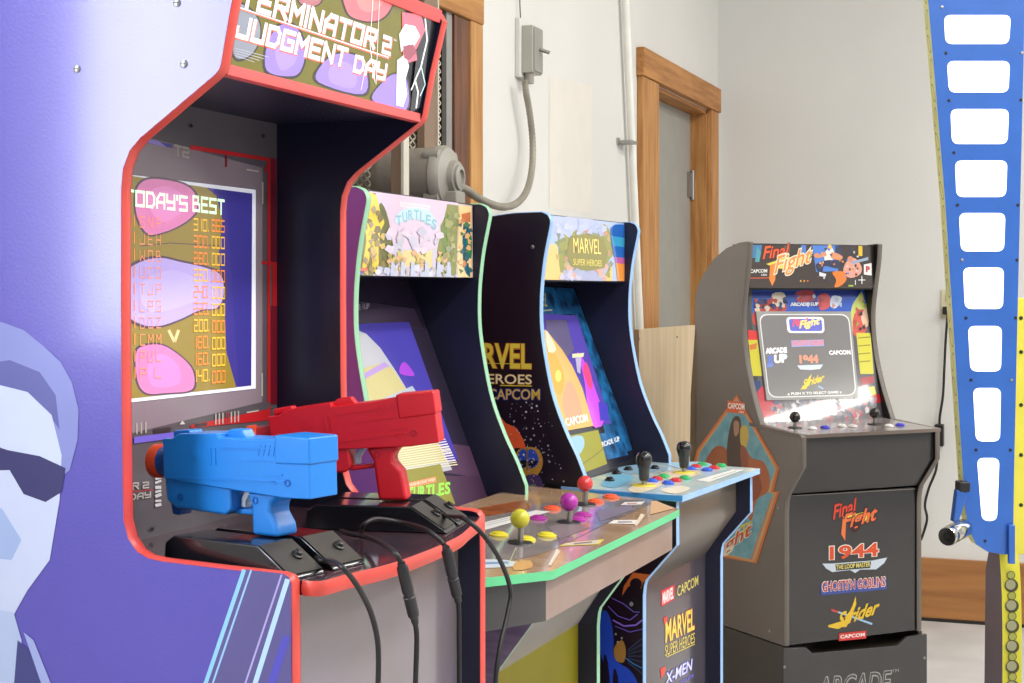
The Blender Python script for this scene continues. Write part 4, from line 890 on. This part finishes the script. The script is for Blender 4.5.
a.text('CHILDREN OF THE ATOM', (668,692), (693,677.5), (668,687.5), ink((110,104,206)), .02)
a.done('front_lettering', fp)
# ---------- corner cabinet
D0 = 4.30; pF = RT*((784.6-512)/F*D0)+FWD*D0
Q = Fr(tuple(pF), 44); qw, qt = .483, .016
qc = empty('arcade_cabinet', Matrix.Translation((0, 0, 0)) @ Q.M)
tag(qc, 'dark brown arcade cabinet standing diagonally in corner with grey screen and diamond side sign', 'arcade cabinet')
up = [(-.228,1.455),(-.18,1.457),(-.176,1.452),(-.181,1.40),(-.195,1.33),(-.207,1.255),(-.204,1.185),(-.188,1.107),(-.155,1.017),(-.115,.935)]
up = smooth_prof(up, (2,))
pq = up+[(.072,.922),(.078,.915),(.078,.835),(.010,.752),(.002,.730),(-.001,.70),(-.001,.33)]
bk = [(-.50,.33),(-.485,1.0),(-.460,1.20),(-.459,1.296),(-.442,1.335),(-.415,1.364),(-.356,1.412),(-.291,1.441)]
dbr = mat('dark_brown_side_vinyl', (84,64,48), .3, coat=.6, spec=.4, crough=.1); _b = dbr.node_tree.nodes['Principled BSDF']; _b.inputs['Coat IOR'].default_value = 1.9; _b.inputs['Coat Weight'].default_value = 1; _b.inputs['Coat Roughness'].default_value = .08
dgr = mat('grey_brown_edge', (104,96,88), .4); dfr = mat('charcoal_front_laminate', (44,41,40), .32, coat=.2)
qp = side_panels(qc, pq, bk, qw, qt, dbr, mat('dark_inner_corner_cabinet', (30,27,27), .4), dgr)
BQ = [(-.150, .925), (-.243, 1.326)]
mb = MB(); mb.box((-.203, qt, 1.326), (-.195, qw-qt, 1.454), dfr); mq = mb.build('marquee', qc)
mb = MB(); mb.box((-.28, qt, 1.445), (-.203, qw-qt, 1.453), dfr); mb.build('top_panel', qc)
mb = MB(); mb.box((-.28, qt, 1.320), (-.200, qw-qt, 1.328), blk); mb.build('soffit', qc)
mb = MB(); plate(mb, BQ[0], BQ[1], qt, qw-qt, .01, dfr); bz = mb.build('bezel', qc)
mb = MB(); mb.box((-.48, qt, .34), (-.47, qw-qt, 1.2), dfr); mb.build('back_panel', qc)
mb = MB(); mb.prism([(.068,.912),(.068,.837),(.002,.752),(-.008,.752),(.058,.837),(.058,.912)], qt, qw-qt, dfr); mb.build('apron', qc)
mb = MB(); mb.box((-.018, qt, .33), (-.006, qw-qt, .745), mat('graphite_front_panel', (42,38,37), .22, coat=.4)); fp = mb.build('front_panel', qc)
a = Art(Q, ('x', -.006)); cr = lambda *c: ink(c, .35)
a.poly([(789.5,495.5),(914,488.5),(916,489.2),(789.5,496.2)], cr(130,122,112))
a.text('Final', (832.5,521), (858,512.6), (831.5,504.5), cr(70,24,20), .05, .25); a.text('Final', (833,520), (857,512), (832.3,505.5), cr(232,70,44), .02, .25)
a.poly([(843,517),(866,511.5),(858,520),(846,522)], cr(238,206,60)); a.poly([(866,514),(876,512),(864,522)], cr(238,206,60))
a.text('Fight', (840.5,536), (878,525.5), (841,513.5), cr(60,22,18), .05, .3); a.text('Fight', (841.5,534.5), (877,524.3), (842,515), cr(238,110,60), .02, .3)
a.poly([(842.5,519),(846,518.4),(845,541),(841,534)], cr(236,120,60))
a.text('1944', (828.6,561), (879,557), (828.6,545.6), cr(240,232,220), .06); a.text('1944', (829.4,560.3), (878.3,556.3), (829.4,546.4), cr(214,76,34), .03)
a.poly([(822,563.5),(832,563.5),(872,560.5),(887,557.5),(884,563),(876,569.3),(860,569.5),(855,573),(850,570),(832,572),(826,568.5)], cr(196,206,218)); a.poly([(835,564.4),(871,561.4),(870,568),(836,570.6)], cr(40,40,46))
a.text('THE LOOP MASTER', (836,569.6), (870,566.4), (836,565), cr(232,214,110), .02)
a.poly([(820.5,583),(886.5,577.5),(886.5,589.3),(820.5,595.5)], cr(58,76,150)); a.text("GHOSTS'N GOBLINS", (821.5,592.5), (885.5,586.8), (821.5,581), cr(236,226,216), .05); a.text("GHOSTS'N GOBLINS", (822,592), (885,586.3), (822,581.8), cr(180,60,44), .02)
a.line([(832,610),(850,616),(872,624)], 2, cr(150,190,220)); a.line([(831,609.5),(838,612)], 2, cr(206,60,50))
a.text('Strider', (836,628), (879,613), (837,613.5), cr(228,186,44), .03, .4); a.poly([(845,620),(852,606),(855.5,596),(856,604),(851,618),(846,627),(836,627),(828,625)], cr(228,186,44)); a.line([(828,626),(838,628),(848,622)], 2, cr(228,186,44))
a.poly([(838.5,633.2),(866,630.4),(866,638.4),(838.5,641)], cr(206,52,44)); a.text('CAPCOM', (840,638.7), (864.5,636.2), (840,635), cr(246,236,230), .03)
a.done('front_lettering', fp)
cr = lambda *c: mat('plexi_print', tuple(c), .12, 0, .8, var=.03, crough=.03)
a = Art(Q, ('x', -.195), lim=(qt+.0005, qw-qt-.0005))
a.poly([(752,244.5),(871,246),(872,288.3),(748.5,288)], cr(70,59,52))
a.poly([(752.5,245),(762,245),(760,258),(752,258)], cr(74,130,178)); a.poly([(784,245.5),(790,245.5),(790,252),(783,252)], cr(96,92,84)); a.poly([(801,245),(806,245.2),(806,262),(800,262)], cr(90,130,210)); a.poly([(812,245.3),(838,245.5),(838,271),(816,272)], cr(86,134,216)); a.poly([(757,246),(761,252),(759,262),(755,262)], cr(90,160,170)); 
a.poly([(835,246),(842,246),(842,262),(835,268)], cr(60,66,90))
a.text('Final', (762,260.5), (790,257), (762,246), cr(80,30,20), .05, .25); a.text('Final', (762.5,259.5), (789.5,256), (762.5,246.6), cr(240,96,50), .02, .25)
a.poly([(766,264),(785,257.5),(812,255),(806,262),(790,270),(776,268)], cr(240,214,80)); a.poly([(770,265),(776,263),(775,280),(772,286),(769,279)], cr(244,140,60))
a.text('Fight', (773,281), (813,268), (773,256.5), cr(246,236,210), .05, .3); a.text('Fight', (774,279.5), (812,267.3), (774,257.5), cr(244,150,66), .01, .3)
a.text('CAPCOM', (750,273), (767,272.6), (750,269.4), cr(240,236,230), .03); a.text('USA', (761,275.8), (767,275.7), (761,273.9), cr(240,236,230), .03); a.line([(749.5,278.2),(769,277.8)], .9, cr(222,90,60))
a.ell(800.5,281,.8,1,cr(230,190,60),8).ell(804,281,.8,1,cr(230,160,60),8).ell(807.5,280.8,.8,1,cr(230,110,60),8)
# generic tumbling figures as colour shapes
a.poly([(826,250),(832,248),(834,256),(830,262),(824,260)], cr(236,230,220), 3); a.poly([(814,254),(824,252),(826,256),(816,258)], cr(222,150,110), 3); a.poly([(832,252),(842,256),(840,260),(831,258)], cr(222,150,110), 3); a.poly([(816,264),(828,260),(836,262),(842,268),(834,268),(824,266),(822,274),(818,272)], cr(56,58,84), 3); a.poly([(819,272),(826,274),(825,277),(819,276)], cr(226,230,236)); a.ell(829.5,247,2.2,2.6,cr(226,190,100),10)
a.poly([(846,262),(854,258),(861,266),(860,274),(850,278),(843,272)], cr(226,160,140), 3); a.poly([(832,272),(844,272),(846,280),(840,286),(834,287),(836,280)], cr(232,128,50), 3); a.poly([(850,262),(868,257),(868,260),(852,264)], cr(150,170,196)); a.ell(850,259,3,3,cr(210,140,110),10)
shards(a, 46, lambda r: (r.uniform(812,862), r.uniform(247,284)), [(70,59,52),(86,134,216),(226,170,130),(56,58,84),(226,140,70),(206,206,210),(60,70,120),(110,80,60)], 1.5, lambda c: cr(*c))
a.poly([(863.5,264.5),(871.3,263),(871.3,275.5),(863.5,274.5)], cr(236,230,226)); a.text('P', (865.5,272), (869.5,272.5), (865.5,266), cr(190,50,50), .06)
a.poly([(858,246),(862,246),(862,256),(858,256)], cr(226,190,60)); a.line([(861.5,276),(861.5,284)], .8, cr(240,240,240)); a.line([(858,280),(865,280)], .8, cr(240,240,240)); a.line([(855,280),(855,285)], .7, cr(240,240,240)); a.poly([(848,285),(853,285),(853,286.5),(848,286.5)], cr(160,190,70))
a.done('marquee_artwork', mq)
ql = slope_plane(BQ); a = Art(Q, ql, lim=(qt+.0005, qw-qt-.0005))
a.poly([(748,290),(870,290),(884,421),(770,428),(762,424)], cr(92,88,92))
a.poly([(752,290),(866,290),(868,312),(752,314)], cr(52,92,190)); a.poly([(752,292),(860,290),(862,297),(752,298)], cr(38,62,150))
a.poly([(752,316),(762,302),(782,300),(786,310),(770,316),(756,326)], cr(190,70,60), 3); a.poly([(772,294),(784,293),(785,304),(774,306)], cr(226,214,196), 3); a.poly([(796,292),(812,290.5),(814,300),(798,302)], cr(190,80,90), 3); a.poly([(818,296),(828,294),(830,306),(820,310)], cr(206,90,90), 3); a.poly([(832,296),(842,298),(836,308),(830,306)], cr(210,220,236), 3)
a.text('ARCADE 1UP', (790,306.3), (818,306), (790,302.6), cr(226,226,232), .05)
a.poly([(852,306),(858,296),(862,292),(864,304),(866,318),(862,332),(854,334),(850,322)], cr(196,206,110), 3); a.poly([(854,314),(864,310),(867,326),(862,336),(853,334)], cr(206,90,80), 3); a.poly([(861,316),(868,306),(869,322),(864,326)], cr(228,190,160), 3)
a.poly([(748,330),(757,331),(758,340),(748,340)], cr(214,56,50)); a.poly([(748,340),(757.5,340),(762,376),(752,376)], cr(206,196,50)); a.poly([(749,345),(757,343),(756,349),(750,350)], cr(206,120,50)); a.poly([(751,380),(760,381),(762,400),(754,404)], cr(40,60,110))
a.poly([(856,333),(870.5,333),(873.5,374),(860,374)], cr(208,200,66)); 
for k in range(4): a.line([(858,338+k*8),(870,337+k*8)], 1.2, cr(150,140,50))
a.poly([(756,396),(764,386),(772,400),(784,406),(772,416),(762,418)], cr(196,56,70), 3); a.poly([(860,378),(873,376),(874,382),(862,386)], cr(170,50,60)); a.poly([(866,388),(874,386),(876,394),(868,398)], cr(190,196,50)); a.poly([(868,396),(880,394),(882,402),(870,404)], cr(214,40,50))
rq = random.Random(11)
pal = [(120,126,150),(150,60,70),(176,176,184),(60,60,76),(196,190,190),(130,120,130),(96,88,96),(160,90,90),(70,74,110),(180,60,70)]
def low_zone(r):
    f = r.random(); return (772+f*104, r.uniform(402-f*4, 423-f*6))
shards(a, 150, low_zone, pal, 3.4, lambda c: cr(*c))
shards(a, 26, lambda r: (r.uniform(754,786), r.uniform(300,312)), [(150,60,56),(190,80,66),(60,70,110),(206,190,170),(40,44,80)], 3, lambda c: cr(*c))
shards(a, 16, lambda r: (r.uniform(796,842), r.uniform(292,306)), [(170,80,84),(60,84,170),(206,150,140),(190,196,214),(90,60,110)], 2.6, lambda c: cr(*c))
shards(a, 14, lambda r: (r.uniform(854,866), r.uniform(300,330)), [(150,160,80),(190,84,76),(60,50,56),(210,170,140)], 2.6, lambda c: cr(*c))
a.text('ARCADE 1UP', (790,306.3), (818,306), (790,302.6), cr(226,226,232), .05)
a.done('bezel_print', bz)
sq = slope_plane(BQ, .006)
SE2 = .30
def gl2(*c): return glow(*c, e=SE2)
scr = slab_on(Q, sq, [(756,311.4),(850.5,311.4),(858.9,398),(766.6,400.4)], mat('clear_grey_screen_frame', (150,148,146), .2, coat=.3), .006).build('screen', qc)
a = Art(Q, (sq[0]+sq[1]*.0002, sq[1]))
def rrect(cs, r):
    """rounded quad in photo points"""
    out = []; k = len(cs)
    for i in range(k):
        p = Vector(cs[i]); a_ = (Vector(cs[i-1])-p); b_ = (Vector(cs[(i+1) % k])-p); A_ = p+a_.normalized()*r; B_ = p+b_.normalized()*r
        for j in range(6):
            t = j/5; out.append(tuple((1-t)**2*A_+2*t*(1-t)*p+t*t*B_))
    return out
a.poly(rrect([(758.5,314),(849,314),(856.5,395.5),(768.5,398)], 9), gl2(206,204,202)); a.poly(rrect([(759.8,315.2),(848,315.2),(855.3,394.5),(769.5,396.8)], 8.5), gl2(118,115,114))
a.poly(rrect([(786,317),(823.5,317),(824.5,333),(787.5,333)], 4), gl2(240,238,246)); a.poly(rrect([(788.5,318.8),(821.5,318.8),(822.5,331.2),(789.8,331.2)], 3), gl2(104,108,190)); a.text('Final', (792,327), (808,325), (792,319.5), gl2(226,90,110), .05, .2); a.text('Fight', (799,331), (820,326.5), (799,321), gl2(240,214,140), .04, .2)
a.poly([(791,340.5),(823.5,339.5),(824,346),(791.5,347)], gl2(150,160,210)); a.text("GHOSTS'N GOBLINS", (792,346), (823.5,345), (792,340.5), gl2(216,130,130), .05)
a.text('1944', (799.5,364), (818.5,363.5), (799,355), gl2(224,150,124), .06); a.poly([(797,365.5),(823,364.5),(820,369),(811,370),(800,369.5)], gl2(200,210,222))
a.text('ARCADE', (765.5,354), (787,353), (765,348), gl2(236,236,240), .08); a.text('UP', (774,363.5), (787,362.5), (774,354.8), gl2(246,246,248), .06); a.text('1', (768,367), (772.5,366.5), (768,356), gl2(100,120,190), .08); a.poly([(766.5,364),(773,363),(773,367),(767,367.5)], gl2(110,130,196))
a.text('CAPCOM', (829,355), (850.5,354.5), (828.5,350.5), gl2(232,230,230), .05)
a.text('Strider', (802,388), (824,381), (802.5,380), gl2(224,196,60), .03, .35); a.poly([(805,384),(809,377),(811.5,374),(810,381),(806,389),(800,389.5)], gl2(224,196,60)); a.line([(818,386),(823,389)], 1.4, gl2(150,180,210))
a.text('PUSH X TO SELECT GAME', (791,395), (838,393.4), (791,392.4), gl2(226,224,222), .03); a.poly([(787,395.2),(788.4,392.8),(789.8,395.2)], gl2(226,224,222)); a.poly([(839,391.5),(841.6,391.5),(840.3,394)], gl2(226,224,222))
a.done('screen_picture', scr)
# deck
def qz(x, y): return .9355-.065*(x+.115)
qol = [(-.17, -.002), (.070, -.002), (.080, .02), (.080, qw-.02), (.080, qw+.002), (-.17, qw+.002)]
dk = deck(Q, qc, qol, .010, mat('grey_deck_print', (150,142,138), .2, coat=.4, rgb2=(120,112,110), scale=14), mat('warm_grey_deck_edge', (112,98,90), .4), black_lam, qz)
qpl = (Vector((-.115, 0, .9355)), Vector((.065, 0, 1)).normalized())
bbk = mat('gloss_black_ball', (16,16,18), .15, coat=.4)
ball_stick(Q, qc, qpl, (795,428), 417, .0155, bbk, 'left black ball joystick'); ball_stick(Q, qc, qpl, (874.5,424.5), 413, .0155, bbk, 'right black ball joystick')
for u, v, c in ((812.5,429,(236,232,230)),(825,428,(70,66,206)),(842,426.5,(236,232,230)),(889,426.5,(236,232,230)),(900,425.5,(70,66,206)),(853,427,(226,220,216))): button(Q, qc, qpl, (u, v), bm_(*c), .0135)
# diamond sign on the side
a = Art(Q, ('y', 0), .0008); og_ = ink((214,112,52), .3)
tl = mat('teal_mottled_print', (96,150,164), .3, rgb2=(126,172,180), scale=26, coat=.2)
a.poly([(737,394.5),(779.5,468),(774,491.5),(780,491),(757,563.5),(724,557.5),(690,480),(697,450)], og_)
a.poly([(737,397.5),(777,468.5),(771,492),(777,492.5),(755,561),(752,562),(727,556),(692,480),(699,451)], ink((206,160,104), .3))
a.poly([(736.8,400),(775.5,469),(768,491),(773.5,495),(752.5,559.5),(726,554),(693,480),(700.5,452)], tl)
a.line([(772,498),(751,560)], 1.2, ink((206,120,60)))
a.poly([(728,400.5),(744.5,402.5),(746,414.5),(727,412)], ink((226,96,50))); a.text('CAPCOM', (728.2,408.6), (744.8,410), (728.2,402.5), ink((250,240,230)), .04); a.text('USA', (739,413), (744.5,413.4), (739,410.6), ink((250,220,200)), .04)
for pts_, c in (([(706,460),(714,448),(722,446),(730,454),(736,470),(726,476),(706,468)], (166,92,56)), ([(731,424),(736,416),(741,420),(742,440),(744,462),(740,476),(730,474),(727,450)], (84,66,56)), ([(741,428),(747,426),(749,436),(746,448),(741,444)], (206,176,84)), ([(734,422),(739,422),(739,432),(735,436)], (176,132,106)), ([(744,448),(752,458),(764,462),(770,478),(768,492),(757,500),(752,520),(747,512),(744,484)], (180,102,60)), ([(748,470),(758,472),(762,490),(752,500)], (150,78,46)), ([(741,446),(747,450),(748,466),(742,468)], (150,84,60))): a.poly(pts_, ink(c), 4)
a.text('Fight', (712,566), (753,538), (712,548), ink((240,226,200)), .06, .2); a.text('Fight', (712.5,565), (752.5,537.5), (712.5,549), ink((206,84,50)), .02, .2)
a.line([(740,527),(752,522)], 2.2, ink((216,196,80))); a.line([(744,524),(745,534)], 2.2, ink((216,196,80)))
a.done('side_sign_print', qp)
screw(Q, qc, [(778.3,508),(769.5,631)], ('y', 0), .004)
# riser
rs = empty('cabinet_riser', Q.M); tag(rs, 'dark riser box under the brown corner cabinet with outlined grey lettering', 'riser')
rb = mat('riser_brown_vinyl', (66,56,48), .3, coat=.15)
rz = .327
mb = MB(); mb.box((-.50, -.002, 0), (-.001, .011, rz), rb); mb.build('side_board', rs)
mb = MB(); mb.box((-.50, qw-.011, 0), (-.001, qw+.002, rz), rb); mb.build('side_board', rs)
fx = 0.012
def rp(u, v): q = Q.at(u, v, ('x', fx)); return (q.y, q.z)
edge = [rp(783.5,648.8), rp(806,647.5), rp(813,653.5), rp(897,646), rp(908,637), rp(927,634)]
mb = MB(); pr = edge+[(edge[-1][0], 0), (edge[0][0], 0)]
A = [(fx, y, z) for y, z in pr]; Bq = [(fx-.012, y, z) for y, z in pr]; n = len(pr)
mb.add(A+Bq, [list(range(n)), list(range(2*n-1, n-1, -1))]+[(i, (i+1) % n, n+(i+1) % n, n+i) for i in range(n)], mat('riser_front_charcoal', (58,55,55), .35, coat=.2)); rf = mb.build('front_board', rs, .001)
mb = MB(); mb.box((-.50, .011, .0), (-.49, qw-.011, rz), rb); mb.box((-.49, .011, .28), (-.0, qw-.011, .292), rb); mb.build('inner_shelf', rs)
a = Art(Q, ('x', fx)); 
a.text('ARCADE', (817,700), (891,692), (818,677), cr(158,154,150), .035, .12); a.text('ARCADE', (818,699), (890,691), (819,678), cr(58,55,55), -.005, .12); a.text('TM', (892,672.8), (898.5,672), (892,669.5), cr(158,154,150))
a.done('riser_lettering', rf)
screw(Q, rs, [(784.5,667),(924.5,658)], ('x', fx), .004)
# ------------------------------------------------------------------ lighted blue column machine (right)
DP = 3.75
K_ = Fr(tuple(RT*((985-512)/F*DP)+FWD*DP), 90-math.degrees(TH)) 
kc = empty('amusement_machine', K_.M); tag(kc, 'tall blue column with white lit windows above a yellow leg with dark circles', 'amusement machine')
blm = mat('glossy_blue_panel', (42,98,184), .3, coat=.3); lime = mat('lime_yellow_vinyl', (240,240,160), .4); limeb = mat('bright_yellow_leg_vinyl', (200,192,48), .4); dkm = mat('dark_machine_frame', (44,44,48), .4)
def k(u, v, x=0): q = K_.at(u, v, ('x', x)); return (q.y, q.z)
out_ = [k(921,-130), k(928,0), k(934,70), k(945,200), k(953.5,330), k(960,430), k(965.5,510), k(969,530), k(976,544), k(988,552), k(1004,554.5), k(1013,554), k(1014,480), k(1017.5,318), k(1025,0), k(1029,-130)]
mb = MB(); n = len(out_); A = [(0, y, z) for y, z in out_]; Bq = [(-.045, y+.0, z) for y, z in out_]
mb.add(A, [list(range(n))], blm); mb.add(Bq, [list(range(n))[::-1]], dkm); mb.add(A+Bq, [(i, (i+1) % n, n+(i+1) % n, n+i) for i in range(n)], lime); col = mb.build('column', kc)
winm = mat('lit_white_acrylic', (236,240,250), .3, emit=1.1, var=.015)
wins = [[(944,15),(1011,15),(1009,44),(945.5,44)],[(947,61),(1010,61),(1008.5,92.5),(949,92.5)],[(950.5,109),(1009,109),(1007.5,144),(952,144)],[(955,160.5),(1007.5,160.5),(1006,197),(956.5,197)],[(959,213),(1005.5,213),(1004,251.5),(961,251.5)],[(963,267.5),(1004,267.5),(1003,309),(965,309)],[(968,326),(1002,326),(1001,371.5),(970.5,371.5)],[(973,388),(1001,388),(1000,441.5),(976,441.5)],[(977,458),(999.5,458),(997,521),(982,521)]]
for q in wins:
    c = rrect(q, 7); mb = MB(); A = [K_.at(u, v, ('x', .0012)) for u, v in c]; Bq = [p-Vector((.006, 0, 0)) for p in A]; n = len(A)
    mb.add(A+Bq, [list(range(n))]+[(i, (i+1) % n, n+(i+1) % n, n+i) for i in range(n)], winm); mb.build('lit_window', kc)
for i, (u, v) in enumerate([(942,7),(946,53),(949,100.5),(954,152.5),(957.5,205),(962,260),(966,318),(971,380),(976,450),(985,541),(1022,53),(1021,100),(1018,205),(1017,260),(1015.5,318),(1011.5,380),(1010.5,450)]):
    if u > 1023: continue
    p = K_.at(u, v, ('x', 0)); mb = MB(); mb.lathe(p, (1,0,0), [(.004,0),(.0036,.0016),(0,.002)], blk if i % 5 else steel, 10); mb.build('bolt', kc)
a = Art(K_, ('x', 0)); vine = ink((150,152,70)); 
a.done('unused', kc) if False else None
# leaf pattern on the column's yellow side
L0 = [Vector((0, y, z)) for y, z in out_[:7]]
mb = MB(); mb.flat = True
for i in range(26):
    f = i/26; tot = sum((b-a_).length for a_, b in zip(L0, L0[1:])); s_ = f*tot
    for a_, b in zip(L0, L0[1:]):
        l = (b-a_).length
        if s_ <= l: p = a_+(b-a_)*(s_/l); d_ = (b-a_).normalized(); break
        s_ -= l
    nrm = Vector((0, -d_.z, d_.y)); nrm = nrm if nrm.y < 0 else -nrm
    ring = []
    for kq in range(12):
        an = 2*math.pi*kq/12; ring.append(p+d_*(.024*math.cos(an))+Vector((-.022+.012*math.sin(an)*(1 if i % 2 else .8)+(.008*math.cos(an) if i % 2 else -.008*math.cos(an)), 0, 0))+nrm*.0006)
    inn = [c_+( (p+Vector((-.022,0,0))+nrm*.0006)-c_)*.14 for c_ in ring]
    mb.add(ring+inn, [(q_, (q_+1) % 12, 12+(q_+1) % 12, 12+q_) for q_ in range(12)], vine)
mb.build('side_vine_print', col)
# bevel strip, post and yellow panel at the right
mb = MB(); mb.prism([(0,0),(0,0.001)], 0, .001, blm) if False else None
y0, z0 = k(1014, 554); y1, _ = k(1019, 554); _, zt_ = k(1014, 236)
mb.box((0,0,0),(0,0,0),blm) if False else None
mb = MB(); mb.box((-.09, y0+.0005, k(0,556)[1]), (-.047, y1, zt_), dkm); mb.build('dark_post', kc)
y2, zt2 = k(1019, 298); y3, zb2 = k(1110, 558)
mb = MB(); mb.box((-.08, y2+.001, zb2), (-.05, y3, zt2), mat('yellow_panel_vinyl', (210,200,72), .4)); yp_ = mb.build('yellow_panel', kc, .002)
for v in (352, 405, 455, 505, 318): 
    p = K_.at(1021, v, ('x', -.05)); mb = MB(); mb.lathe(p, (1,0,0), [(.005,0),(.0045,.002),(0,.0025)], blk, 10); mb.build('panel_bolt', yp_)
# leg with circles
yl0, zl = k(1004.5, 556); yl1, _ = k(1019, 556)
bow = [(.0, 556), (.012, 575), (.02, 600), (.024, 630), (.024, 683)]
pr = [(x-.04, k(0, v)[1]) for x, v in bow]; zbt = 0.0
pr += [(-.03, .12), (-.05, zbt), (-.17, zbt), (-.15, pr[0][1]-.06), (-.12, pr[0][1])]
mb = MB(); n = len(pr); A = [(x, yl0, z) for x, z in pr]; Bq = [(x, yl1+.012, z) for x, z in pr]
sidem = mat('pale_lilac_leg_side', (122,108,116), .4)
mb.add(A, [list(range(n))], sidem); mb.add(Bq, [list(range(n))[::-1]], sidem); mb.add(A+Bq, [(i, (i+1) % n, n+(i+1) % n, n+i) for i in range(n)], limeb); lg = mb.build('leg', kc)
dkc, mdc, lgc = ink((64,62,34)), ink((146,144,110)), ink((150,152,70))
mb = MB(); mb.flat = True
def ring_disc(yc, xz, r, m, off, sq=1.0):
    (x_, z_) = xz; vs = [(x_+off, yc+r*math.cos(2*math.pi*q_/18)*sq, z_+r*math.sin(2*math.pi*q_/18)) for q_ in range(18)]; mb.add(vs, [list(range(18))], m)
def surfx(z):
    pts_ = [(x-.04, k(0, v)[1]) for x, v in bow]+[(-.03, .12)]
    for (xa, za), (xb, zb_) in zip(pts_, pts_[1:]):
        if zb_ <= z <= za: return xa+(xb-xa)*(za-z)/(za-zb_+1e-9)
    return pts_[-1][0]
zc = k(0, 577)[1]; ym = (yl0+yl1+.012)/2; i = 0
while zc > .02:
    x_ = surfx(zc)+.003
    if i % 2: ring_disc(ym, (x_, zc), .0165, dkc, 0); ring_disc(ym-.002, (x_, zc+.002), .0122, mdc, .0003)
    else: ring_disc(ym, (x_, zc), .0105, dkc, 0); ring_disc(ym, (x_, zc), .0088, lgc, .0003)
    zc -= .0245; i += 1
mb.build('circle_print', lg)
mb = MB(); mb.box((.002, k(1007,0)[0], k(0,563)[1]), (.014, k(1013.5,0)[0], k(0,524)[1]), blm); mb.build('strut', kc, .002)
# chrome lamp on its blue arm
chrome = mat('chrome', (200,198,194), .12, 1)
c0 = K_.at(947, 536.8, ('x', .10)); c1_ = K_.at(967, 526, ('x', .0)); ax = (c1_-c0)
Lc = ax.length
mb = MB(); mb.lathe(c0, ax, [(.021,0),(.0225,.003),(.0225,.02),(.0215,.022),(.0215,.03),(.0225,.032),(.0225,Lc*.8),(.016,Lc*.95),(0,Lc)], chrome, 28); ch_ = mb.build('chrome_lamp', kc)
mb = MB(); mb.lathe(c0, ax, [(.0,.008),(.009,.008),(.010,.002),(.018,.001),(.021,-.0005)], mat('dark_lens', (40,38,36), .2), 28); mb.build('lens', ch_)
pa = [K_.at(u, v, ('x', .02)) for u, v in ((957.5,490),(967.5,494),(962,513),(958,524),(953.5,522))]
mb = MB(); n = len(pa); mb.add([p for p in pa]+[p-Vector((.03,0,0)) for p in pa], [list(range(n)), list(range(2*n-1, n-1, -1))]+[(i, (i+1) % n, n+(i+1) % n, n+i) for i in range(n)], blm); mb.build('lamp_arm', kc, .002)
q = K_.at(962, 486, ('x', .0)); mb = MB(); mb.box((-.02, q.y-.012, q.z-.012), (.022, q.y+.014, q.z+.012), blk); mb.build('arm_clamp', kc, .003)
# ------------------------------------------------------------------ light
def area(name, loc, rot, sx, sy, power, col=(1,1,1)):
    l = bpy.data.lights.new(name, 'AREA'); l.shape = 'RECTANGLE'; l.size = sx; l.size_y = sy; l.energy = power; l.color = col
    o = bpy.data.objects.new(name, l); COL.objects.link(o); o.location = loc; o.rotation_euler = rot; return o
for i, (x, y) in enumerate(((.9,.2),(.9,2.2),(.9,4.2),(2.9,.2),(2.9,2.2),(2.9,4.2),(2.4,5.5))):  # last position is an extra lamp added to brighten the far wall
    area('overhead_light', (x, y, 3.37), (0,0,0), .35, 1.5, 54, (1,.985,.955))
tube = mat('lit_fluorescent_diffuser', (255,252,244), .5, emit=30, var=.005)
for i, (ya, za, yb, zb_) in enumerate(((3.74,2.487,4.20,2.505),(4.235,2.507,4.43,2.515))):
    t_ = empty('strip_light', Matrix.Translation((4.4, (ya+yb)/2, (za+zb_)/2)))
    hl = (yb-ya)/2
    mb = MB(); mb.prism([(-.03,.045),(-.045,-.02),(-.03,-.045),(.03,-.045),(.045,-.02),(.03,.045)], -hl, hl, tube); mb.build('diffuser', t_)
    mb = MB(); mb.box((-.032, -hl-.01, .045), (.032, hl+.01, .065), white); mb.tube([(0,-hl+.03,.065),(0,-hl+.03,.9)], .003, steel); mb.tube([(0,hl-.03,.065),(0,hl-.03,.9)], .003, steel); mb.build('housing', t_)
    tag(t_, ('longer' if i == 0 else 'shorter')+' white strip light hanging on rods, mirrored in the corner cabinet screen', 'strip light')
wd = bpy.data.worlds.new('world'); SC.world = wd; wd.use_nodes = True
bg = wd.node_tree.nodes['Background']; bg.inputs[0].default_value = (.93,.96,1,1); bg.inputs[1].default_value = .75
SC.view_settings.view_transform = 'Standard'; SC.view_settings.look = 'None'; SC.view_settings.gamma = 1; SC.view_settings.exposure = -.14
SC.view_settings.use_curve_mapping = False
SC.cycles.use_denoising = True
SC.cycles.max_bounces = 8
